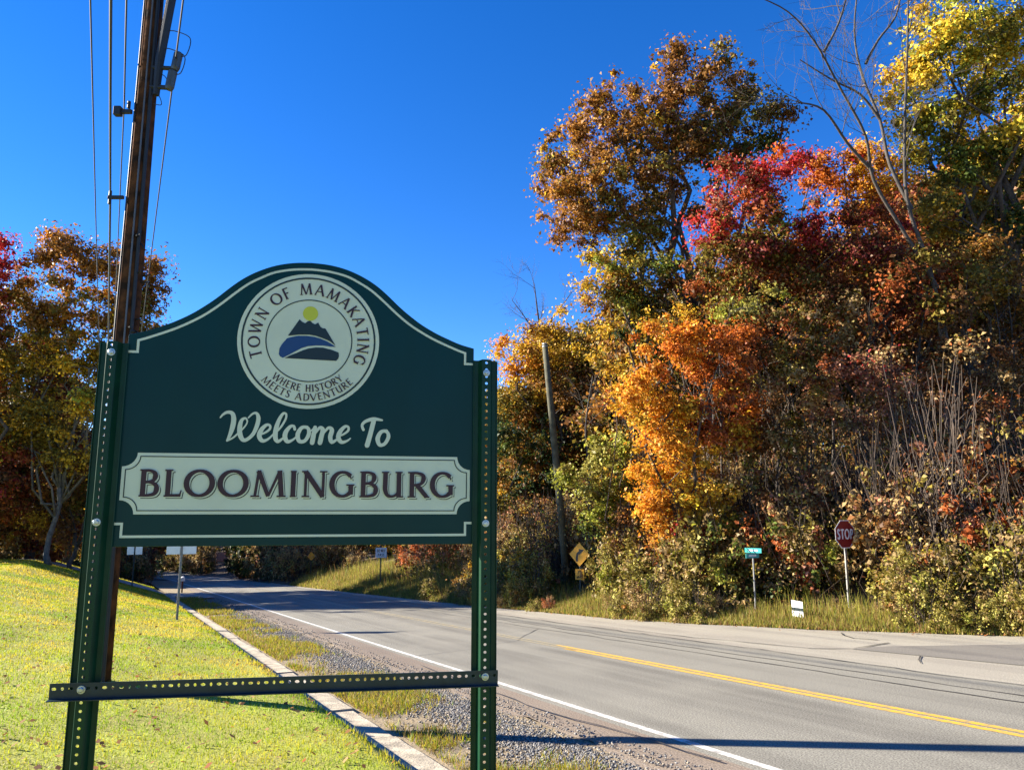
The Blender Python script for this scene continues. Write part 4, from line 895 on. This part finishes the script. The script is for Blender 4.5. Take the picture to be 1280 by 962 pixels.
for lab, bp, dp, el in [
    ('rust brown understory tree right of the orange maple', 930, 25.0, [(928,495,40,36,'rust:3 brown:3 dorange:1'),(965,525,36,32,'brown:3 olive:2 rust:1'),(935,560,34,30,'brown:3 rust:1 tan:1')]),
    ('olive and tan understory tree above the stop sign', 1000, 24.2, [(1000,480,40,30,'olive:3 tan:1 brown:2'),(1035,470,34,30,'rust:2 pink:2 brown:1'),(990,545,32,28,'brown:3 tan:1 olive:1')]),
    ('brown leaved thin tree low between street name sign and stop sign', 1005, 23.2, [(985,625,30,24,'brown:3 tan:1 pink:1'),(1030,615,30,26,'pink:2 rust:2 tan:1'),(960,655,26,20,'brown:2 rust:1 tan:1')]),
    ('rust and tan understory tree right of the stop sign', 1180, 23.6, [(1175,500,38,32,'brown:3 pink:2 tan:1'),(1205,560,36,34,'tan:2 rust:2 brown:1'),(1165,590,30,28,'brown:2 pink:2 olive:1')]),
    ('red sprigged sapling in the brush beside the stop sign', 1130, 22.6, [(1135,600,22,18,'red:3 pink:2'),(1110,640,30,22,'pink:2 tan:2 olive:1'),(1150,650,30,22,'tan:2 pale:1 brown:1')]),
    ('red leaved sapling at the foot of the orange maple', 885, 23.4, [(868,660,24,16,'red:4 rust:1'),(905,690,24,16,'rust:2 red:1 gold:1')]),
    ('bronze understory tree between the pale sapling and the orange maple', 785, 26.5, [(785,500,34,34,'bronze:2 rust:2 brown:1'),(770,460,34,30,'gold:2 bronze:2 olive:1'),(790,665,32,28,'brown:3 olive:1 bronze:1')]),
    ('gold and rust tree above the orange maple', 880, 27.5, [(875,410,44,30,'gold:2 bronze:2 rust:1'),(930,400,40,34,'rust:3 brown:2 gold:1'),(830,400,34,26,'orange:1 gold:2 olive:1')])]:
    tree('young_tree', lab, bp, dp, el, leaf=.11, clr=.36, r0=.055, per=80, dens=.95, twig=.8)
# --- bare tree
#M_BARKB = pbr('grey_bark', (0.13, 0.11, 0.095), 0.9, noise=0.5, scale=7, bump=0.5)
def grow(mb, P, d, L, r, lev, lv_max=3):
    n = 5; q = [np.array(P)]; d = d/np.linalg.norm(d)
    for k in range(n):
        d = d + rng.normal(0, .13, 3) + np.array([0, 0, .05]); d /= np.linalg.norm(d); q.append(q[-1] + d*L/n)
    mb.tube(q, list(np.linspace(r, r*.35, n + 1)), 5 if lev < 2 else 3, False)
    if lev < lv_max:
        for k in range(rng.integers(3, 6)):
            i = rng.integers(1, n + 1); dd = d + rng.normal(0, .55, 3); grow(mb, q[i], dd, L*rng.uniform(.45, .7), max(r*.5, .005), lev + 1, lv_max)
def bare_tree(label, base_px, depth, polys, twigs=1):
    b = at(base_px, 640, depth); bz = Hxy(b[0], b[1]) - .1; base = np.array([b[0], b[1], bz]); root = empty('bare_tree', base); tag(root, label, 'tree', 'slim trunks in the woods' if label.startswith('slim') else None)
    mbt = MB(); mbb = mbt if label.startswith('slim') else MB()
    for j, (pts, r0, r1) in enumerate(polys):
        q = [at(px, py, depth + dd) for px, py, dd in pts]
        if j == 0: q = [base] + q
        q = catmull(q, 4); mbt.tube(list(q), list(np.linspace(r0, r1, len(q))), 8, False)
        for k in range(int(twigs*len(q)*.55)):
            i = rng.integers(len(q)//3 if j else int(len(q)*.6), len(q)); d = q[min(i+1, len(q)-1)] - q[max(i-1, 0)]; d = d/np.linalg.norm(d) + rng.normal(0, .65, 3)
            grow(mbb, q[i], d, rng.uniform(.8, 2.2), max(.013, r1*.8), 1)
    for m_, nm in ((mbt, 'trunk'), (mbb, 'twigs'))[:1 if mbb is mbt else 2]:
        m_.v = [(x - base[0], y - base[1], z - base[2]) for x, y, z in m_.v]; m_.build(nm, M_BARKD, root, smooth=True)
    return root
bare_tree('leafless tree with long pale limbs reaching into the sky beside the yellow maple', 1205, 25.5, [
    ([(1195,500,0),(1182,420,0),(1160,330,0),(1134,250,0),(1131,160,.2),(1134,70,.4),(1136,-30,.6)], .10, .022),
    ([(1140,262,0),(1112,205,.3),(1100,150,.5),(1078,95,.8),(1068,40,1),(1074,-30,1.2)], .068, .02),
    ([(1172,360,0),(1130,290,-.1),(1092,225,-.3),(1082,170,-.6),(1050,110,-.9),(1018,52,-1.2),(985,15,-1.4),(945,-5,-1.6)], .065, .015),
    ([(1092,215,-.3),(1060,180,-.6),(1030,138,-1),(998,128,-1.2)], .06, .02),
    ([(1100,150,.5),(1075,118,.5),(1040,100,.4),(1000,75,.4)], .05, .018),
    ([(1082,80,.8),(1098,50,.9),(1120,20,1),(1128,-20,1)], .05, .02),
    ([(1030,65,-1.1),(1048,30,-1.1),(1060,-10,-1.2)], .045, .02)], twigs=.8)
bare_tree('small leafless tree whose twigs show above the gold maple near the leaning pole', 690, 46, [([(688,560,0),(680,450,0),(672,390,0),(668,355,0)], .14, .02), ([(678,430,0),(655,395,0),(640,375,0)], .05, .015), ([(676,415,0),(700,385,0),(715,365,0)], .05, .015)], twigs=.9)
for px, d, y1, lean in [(905,26,430,-6),(948,27,450,8),(975,25,500,-10),(1012,26,440,5),(1045,25.5,480,-8),(1075,26.5,420,12),(1118,25.5,450,-5),(1150,27,360,10),(1215,26,400,-8),(1243,25.5,420,7),(1268,27,350,-10),(735,31,470,6),(790,29,480,-5),(1190,28,380,14),(885,28,470,10)]:
    bare_tree('slim dark trunk standing ' + ('left of the orange maple' if px < 800 else 'just right of the orange maple' if px < 960 else 'above the street name sign and stop sign' if px < 1100 else 'among the bronze trees right of the stop sign'), px, d, [([(px + lean*.4, 600, 0), (px + lean*.2 + rng.normal(0, 3), .5*(600 + y1), 0), (px + lean, y1, 0)], rng.uniform(.05, .085), .02)], twigs=.7)
# --- left of the lawn
tree('maple_tree', 'orange brown maple with pale forked trunks at the end of the lawn', 68, 37.5,
     [(92,318,48,32,'orange:2 bronze:4 brown:1'),(145,350,44,40,'bronze:4 orange:1 brown:1'),(55,370,48,44,'bronze:4 olive:2 orange:1'),(110,410,55,50,'bronze:3 olive:3 gold:1'),(168,410,34,46,'bronze:3 olive:2'),(35,450,48,50,'olive:3 gold:2 bronze:1'),(120,480,50,45,'olive:2 gold:3 ygreen:1'),(175,470,28,40,'gold:2 olive:2'),(60,520,45,36,'gold:2 olive:3'),(185,350,20,28,'bronze:2 rust:1'),(15,400,40,45,'olive:2 bronze:2 brown:1'),(90,560,50,30,'olive:2 gold:2 brown:1'),(20,530,40,40,'gold:3 olive:2')],
     leaf=.17, per=100, clr=.65, r0=.14, bark=M_BARKB, fork=.36, dens=2.3)
tree('maple_tree', 'deep red maple at the left end of the lawn', -45, 36,
     [(-8,322,26,34,'crimson:3 rust:2 red:1'),(-40,380,40,45,'crimson:2 rust:2'),(-18,440,30,40,'rust:2 brown:2 bronze:1'),(-2,590,30,40,'crimson:2 rust:3 brown:1'),(-45,500,45,60,'rust:2 bronze:2'),(-60,620,50,50,'rust:2 brown:2')], leaf=.17, clr=.62, r0=.25)
tree('young_tree', 'low rust brown tree filling the shade under the forked maple', 95, 40,
     [(40,620,45,34,'rust:2 bronze:2 olive:1'),(95,600,48,36,'bronze:3 olive:2 brown:1'),(140,625,40,36,'bronze:2 olive:2'),(70,650,50,24,'bronze:2 brown:2 gold:1'),(160,580,34,34,'olive:2 bronze:2')], leaf=.16, clr=.6, r0=.12)
# --- shared meshes for background trees: built once, then copied with their parts
def stock(kind, p, hgt=14.0):
    lv = Leaves(); cents = []; clumps = []; P = pal(p); cols = np.array([q[0] for q in P]); wts = np.array([q[1] for q in P]); wts /= wts.sum()
    for k in range(8):
        th = k*2.4 + rng.normal(0, .3); zf = .16 + .76*k/7; rr = 2.3*math.sin(math.pi*min(zf, .93)**.8)*rng.uniform(.5, 1.0)
        c = np.array([math.cos(th)*rr, math.sin(th)*rr, hgt*zf]); cents.append(c); ax = rng.uniform(1.9, 2.7)*(1.15 - .45*zf)
        for j in range(int(26*(1.2 - .4*zf))):
            d = rng.normal(0, 1, 3); d /= np.linalg.norm(d); cc = c + d*rng.uniform(.1, 1)**.42*np.array([ax, ax, ax*.8]); cr = .8*rng.uniform(.6, 1.3)
            prim = cols[rng.choice(len(cols), p=wts)]*math.exp(rng.normal(0, .18)); lv.clump(cc, cr, int(85*(cr/.75)**2), .20, prim, cols, wts); clumps.append(cc)
    mb = MB(); limbs_mesh(mb, np.zeros(3), np.array([.2, .1, hgt*.5]), cents, .22, clumps, .5)
    tm = bpy.data.meshes.new('trunk'); tm.from_pydata(mb.v, [], mb.f); tm.materials.append(M_BARK); tm.update()
    return tm, lv.mesh('crown')
STOCK = [('mixed', stock('a', 'olive:3 bronze:3 brown:2 gold:1')), ('green', stock('b', 'dkgreen:2 green:2 olive:3')), ('gold', stock('c', 'gold:3 olive:2 ygreen:1 orange:1')), ('rust', stock('d', 'rust:3 brown:3 dkred:1 olive:1')), ('brown', stock('e', 'brown:3 olive:3 dkgreen:1'))]
LAB = {'mixed': 'olive and bronze woodland tree', 'green': 'dark green woodland tree', 'gold': 'gold and olive woodland tree', 'rust': 'rust red woodland tree', 'brown': 'brown and olive woodland tree'}
MARK = []   # (x, y, short name) of the things that can be found easily
def near_name(x, y):
    return min(MARK, key=lambda m: math.hypot(m[0] - x, m[1] - y))[2]
def bg_tree(x, y, k, hgt, where, group, wid=1.0):
    nm, (tm, cm) = STOCK[k]; z = Hxy(x, y) - .1; r = empty('woodland_tree', (x, y, z), rng.uniform(0, 6.28)); f = hgt/14.0; r.scale = (f*wid, f*wid, f)
    tag(r, LAB[nm] + ' ' + where, 'tree', group + ', ' + nm); mobj('trunk', tm, r); mobj('crown', cm, r)
LIM = ([-200,-100,0,60,130,200,600,640,680,720,760,850,950,1000,1050,1100,1150,1250,1400,1600], [330,320,350,370,420,480,470,430,400,365,340,310,265,245,240,235,190,110,60,60])
def top_h(x, y, cap=17.0):
    f = y*cp; px = 640 + FPX*x/f; py = np.interp(px, *LIM)
    zt = at(px, py, f)[2]; return max(4.0, min(cap, zt - Hxy(x, y)))
def sub_h(x, y, cap=17.0):
    return top_h(x, y, cap)/1.02
def behind(px):
    return min([(735, 'bronze oak'), (690, 'gold maple'), (645, 'dark green tree'), (925, 'red maple'), (830, 'olive oak'), (1020, 'crimson maple'), (1075, 'orange maple'), (1160, 'bare tree'), (1220, 'bronze and olive oak'), (1290, 'yellow maple')], key=lambda q: abs(q[0] - px))[1]
for row, (d, st_) in enumerate([(36, 72), (44, 64), (53, 60)]):
    for px in np.arange(632, 1500, st_):
        p = at(px + rng.normal(0, 14), 640, d + rng.normal(0, 1.8)); s_, u_ = SU(p[0], p[1])
        if u_ < edge_u(s_) + 5: continue
        bg_tree(p[0], p[1], int(rng.choice(5, p=[.25, .1, .2, .22, .23])), sub_h(p[0], p[1], 16)*rng.uniform(.82, 1.0), ['just behind the ', 'well behind the ', 'deep in the woods behind the '][row] + behind(px), 'trees deep in the woods', 1.05)
# left woods: those that shade the road and the edge beyond the lawn
for s_, u_, k, h_ in [(55.5,-5,4,12.5),(58,-3,0,12),(52,-7.5,4,12.5),(51,-4.5,3,12.5),(48,-9,4,13),(54,-9,1,13),(80,-6,4,16),(85,-10,0,17),(82,-14,2,17),(90,-5,4,17),(93,-12,3,17)]:
    x, y = W(s_, u_); bg_tree(float(x), float(y), k, min(h_, sub_h(float(x), float(y), 20)), 'standing beyond the end of the lawn', 'trees beyond the lawn')
for s_ in np.arange(73, 190, 6.5):
    for u_ in ([] if s_ < 78 else [-.5, -7] if s_ < 95 else [-.5, -7, -14, -22, -32]):
        s2 = s_ + rng.normal(0, 1.5); u2 = u_ + rng.normal(0, 1.2); x, y = W(s2, u2); bz = float(H(s2, u2))
        if y > 12 and not (262 < 640 + FPX*x/(y*cp) < 312):
            h_ = min(12 + rng.uniform(-2, 2), top_h(float(x), float(y), 16)); 
            bg_tree(float(x), float(y), int(rng.choice(5)), h_, 'lining the far end of the road', 'trees at the far end of the road')
for s_ in np.arange(62, 190, 8.0):
    for u_ in [16, 22, 30, 40]:
        if s_ < 72 and u_ < 20: continue
        s2 = s_ + rng.normal(0, 1.5); u2 = u_ + rng.normal(0, 1.5); x, y = W(s2, u2)
        if y < 124 and 262 < 640 + FPX*x/(max(y, 1)*cp) < 312: continue
        bg_tree(float(x), float(y), int(rng.choice(5)), min(13 + rng.uniform(-2, 2), top_h(float(x), float(y), 16)), 'on the outside of the far bend', 'trees on the far bend')
# --- shrubs: built once per kind, copied
M_TWIG = M_STEM
def shrub_stock(p, r=1.0, hgt=1.3, leaf=.075, n=26, per=95, stems=16):
    lv = Leaves(); P = pal(p); cols = np.array([q[0] for q in P]); wts = np.array([q[1] for q in P]); wts /= wts.sum(); mb = MB()
    cx_, cy_ = rng.normal(0, .18*r, 2)
    for k in range(int(n*1.6)):
        th = rng.uniform(0, 6.28); rr = r*rng.uniform(0, 1)**.6; z = hgt*rng.uniform(.06, 1.0)*(1 - .35*(rr/r)**2)*rng.uniform(.7, 1.3); cc = np.array([cx_*z + math.cos(th)*rr, cy_*z + math.sin(th)*rr, z])
        lv.clump(cc, rng.uniform(.10, .28)*r, int(per*.62), leaf, cols[rng.choice(len(cols), p=wts)]*math.exp(rng.normal(0, .18)), cols, wts, 1.1)
    for k in range(stems):
        th = rng.uniform(0, 6.28); a = np.array([math.cos(th), math.sin(th), 0]); B = a*r*rng.uniform(.2, .9) + [0, 0, hgt*rng.uniform(.7, 1.35)]
        mb.tube(list(wander(a*.12*r - [0, 0, .1], B, 5, .05)), [.014, .012, .009, .007, .003], 4, False)
    sm_ = bpy.data.meshes.new('stems'); sm_.from_pydata(mb.v, [], mb.f); sm_.materials.append(M_TWIG); sm_.update()
    return sm_, lv.mesh('foliage')
SH = {'pale': ('pale yellow green bush', shrub_stock('pale:3 ygreen:1 tan:2 olive:3', leaf=.052, per=170, n=30)), 'tan': ('tan and straw coloured bush', shrub_stock('tan:4 brown:2 pale:1 bronze:1', leaf=.052, per=120, stems=30)),
      'olive': ('olive green bush', shrub_stock('olive:4 green:1 tan:2 brown:1', leaf=.058, per=140)), 'gold': ('gold leaved bush', shrub_stock('gold:1 tan:4 pale:2 olive:2 bronze:1', leaf=.055, per=150)), 'rust': ('rusty red bush', shrub_stock('pink:3 rust:3 tan:1', leaf=.055, per=140, stems=24)),
      'dark': ('dark green bush', shrub_stock('dkgreen:4 olive:2 brown:1', leaf=.1)),
      'bare': ('leggy bush of bare stems', shrub_stock('tan:3 brown:3 olive:2 pink:1', n=16, leaf=.05, per=80, stems=55, hgt=1.9))}
def shrub(k, x, y, f, fz, where, group):
    lab, (sm_, fm) = SH[k]; r = empty('shrub', (x, y, Hxy(x, y) - .03), rng.uniform(0, 6.28)); r.scale = (f, f, f*fz)
    tag(r, lab + ' ' + where, 'shrub', group + ', ' + k); mobj('stems', sm_, r); mobj('foliage', fm, r)
def keepout(x, y, f):
    for bx, by, rad in KO:
        # leave the line of sight and the foot of each sign clear
        d = math.hypot(x - bx, y - by)
        if d < rad + f*.45: return True
        t_ = (x*bx + y*by)/(bx*bx + by*by)
        if .72 < t_ < 1.0 and math.hypot(x - bx*t_, y - by*t_) < rad + f*.6: return True
    return False
KO = [(*at(1064, 777, 20.3)[:2], .55), (*at(998, 779, 19.6)[:2], .2), (*at(945, 770, 21.0)[:2], .45), (*at(725, 745, 28.5)[:2], .75), (*at(709, 742, 30.5)[:2], .2), (*at(475, 740, 43)[:2], .3)]
cnt = 0
MARK += [(*at(1064, 777, 20.3)[:2], 'the stop sign'), (*at(998, 779, 19.6)[:2], 'the yard sign'), (*at(945, 770, 21.0)[:2], 'the street name sign'), (*at(725, 745, 28.5)[:2], 'the curve sign'), (*at(850, 778, 21.5)[:2], 'the foot of the orange maple'), (*at(1180, 780, 18.5)[:2], 'the side road mouth'), (*at(1270, 780, 17.5)[:2], 'the dark asphalt patch'), (*at(640, 750, 33)[:2], 'the grassy bank')]
rown = {.3: 'low on the verge near', .6: 'at the pavement edge near', 2.0: 'in the second row behind', 4.0: 'up the slope behind', 6.2: 'high on the slope behind'}
for s_ in np.arange(4, 34, .75):
    for dd, ks, pr, (f0, f1) in [(.3, ['pale', 'tan', 'rust', 'olive'], [.35, .35, .12, .18], (.28, .5)), (.6, ['pale', 'gold', 'olive', 'tan', 'rust'], [.48, .2, .12, .1, .1], (.55, .95)), (2.0, ['pale', 'tan', 'olive', 'bare', 'gold'], [.48, .12, .14, .08, .18], (1.0, 1.6)), (4.0, ['bare', 'tan', 'pale', 'rust', 'olive'], [.4, .2, .15, .1, .15], (1.3, 1.8)), (6.2, ['bare', 'tan', 'olive', 'rust'], [.5, .2, .15, .15], (1.3, 1.9))]:
        s2 = s_ + rng.normal(0, .35); u2 = edge_u(s2) + dd + rng.normal(0, .3); x, y = W(s2, u2); x = float(x); y = float(y); f = rng.uniform(f0, f1)
        if not in_view(np.array([[x, y, Hxy(x, y) + 1]]), .25)[0] or keepout(x, y, f): continue
        k = str(rng.choice(ks, p=pr))
        if s_ > 26 and dd < 3: k = str(rng.choice(['pale', 'tan', 'gold'])); f *= .75
        shrub(k, x, y, f, rng.uniform(.85, 1.35), rown[dd] + ' ' + near_name(x, y), 'bushes of the roadside thicket'); cnt += 1
for px, py, d, k, f in [(540, 705, 47, 'rust', 1.9), (575, 700, 46, 'rust', 1.9), (515, 712, 49, 'rust', 1.2), (560, 722, 42, 'pale', 1.1), (590, 715, 41, 'pale', 1.2), (530, 728, 43, 'pale', .9), (600, 735, 38, 'gold', 1.0), (640, 715, 37, 'tan', 1.5), (655, 735, 34, 'pale', 1.2), (625, 745, 34, 'gold', .9), (670, 740, 33, 'tan', 1.1)]:
    p = at(px, py, d); shrub(k, p[0], p[1], f, 1.2, 'on the grassy bank down the road', 'bushes of the grassy bank')
for px, d, k, f in [(345, 78, 'tan', 1.6), (420, 66, 'olive', 1.5), (445, 60, 'tan', 1.2), (360, 70, 'pale', 1.2), (400, 72, 'olive', 1.6), (-20, 40, 'gold', 1.4), (15, 43, 'gold', 1.5), (40, 45, 'gold', 1.2)]:
    p = at(px, 700, d); s_, u_ = SU(p[0], p[1])
    shrub(k, p[0], p[1], f, 1.1, 'at the shaded edge of the far trees', 'bushes under the far trees')
for s_ in np.arange(66, 150, 3.2):
    for u_ in ([1.2, -2.5] if s_ > 74 else []) + [13.2, 16.0]:
        s2 = s_ + rng.normal(0, .6); x, y = W(s2, u_ + rng.normal(0, .4)); x = float(x); y = float(y)
        if not in_view(np.array([[x, y, Hxy(x, y) + 1]]), .05)[0] or (y < 122 and 266 < 640 + FPX*x/(y*cp) < 306): continue
        shrub(str(rng.choice(['dark', 'olive', 'tan', 'dark'])), x, y, rng.uniform(1.5, 2.4), 1.3, 'crowding the %s side of the far bend' % ('inner' if u_ < 5 else 'outer'), 'bushes of the far bend')
# --- leafless stems and vines of the thicket: uncountable
def thicket():
    mb_v = []; mb_f = []; base_i = 0
    N = 720
    for k in range(N):
        s2 = rng.triangular(3, 20, 26); dd = rng.uniform(2.2, 10.5); u2 = edge_u(s2) + dd; x, y = W(s2, u2); x = float(x); y = float(y)
        if not in_view(np.array([[x, y, Hxy(x, y) + 1.5]]), .08)[0] or keepout(x, y, .2): continue
        h_ = rng.uniform(1.2, 4.6); A = np.array([x, y, Hxy(x, y) - .05]); lean = rng.normal(0, .42, 2)
        B = A + [lean[0]*h_, lean[1]*h_, h_]; q = wander(A, B, 5, .055); r_ = rng.uniform(.004, .016)
        rad = np.array([1, .85, .7, .5, .2])*r_
        for i in range(5):
            for j in range(3):
                th = 2.094*j; mb_v.append((q[i][0] + rad[i]*math.cos(th), q[i][1] + rad[i]*math.sin(th), q[i][2]))
        for i in range(4):
            for j in range(3): mb_f.append((base_i + i*3 + j, base_i + i*3 + (j+1) % 3, base_i + (i+1)*3 + (j+1) % 3, base_i + (i+1)*3 + j))
        base_i += 15
        if rng.uniform() < .5:    # a side twig
            i = rng.integers(1, 4); C_ = q[i] + np.array([rng.normal(0, .5), rng.normal(0, .5), rng.uniform(.3, .9)]); q2 = wander(q[i], C_, 3, .08)
            for i2, rr in enumerate((.008, .006, .002)):
                for j in range(3): th = 2.094*j; mb_v.append((q2[i2][0] + rr*math.cos(th), q2[i2][1] + rr*math.sin(th), q2[i2][2]))
            for i2 in range(2):
                for j in range(3): mb_f.append((base_i + i2*3 + j, base_i + i2*3 + (j+1) % 3, base_i + (i2+1)*3 + (j+1) % 3, base_i + (i2+1)*3 + j))
            base_i += 9
    o = mobj('stem_thicket', raw_mesh('stem_thicket', np.array(mb_v), np.array(mb_f), 4, M_STEM)); return tag(o, 'tangle of bare upright stems below the woods', 'thicket', kind='stuff')
thicket()
def undergrowth():
    lv = Leaves(); P = pal('tan:3 brown:3 olive:3 pale:1 pink:1 bronze:2'); cols = np.array([q[0] for q in P]); wts = np.array([q[1] for q in P]); wts /= wts.sum()
    for k in range(3400):
        s2 = rng.uniform(2, 46); dd = rng.uniform(2, 20); u2 = edge_u(s2) + dd; x, y = W(s2, u2); x = float(x); y = float(y); z = Hxy(x, y)
        if not in_view(np.array([[x, y, z + 1]]), .1)[0] or keepout(x, y, .3): continue
        lv.clump(np.array([x, y, z + rng.uniform(.1, 1)**1.4*3.6]), rng.uniform(.25, .6), 46, .075, cols[rng.choice(len(cols), p=wts)], cols, wts)
    return tag(mobj('undergrowth', lv.mesh('undergrowth')), 'scattered dry leaves and weeds among the stems', 'undergrowth', kind='stuff')
undergrowth()
print('shrubs', cnt, 'objects', len(bpy.data.objects), 'faces', sum(len(m.polygons) for m in bpy.data.meshes))
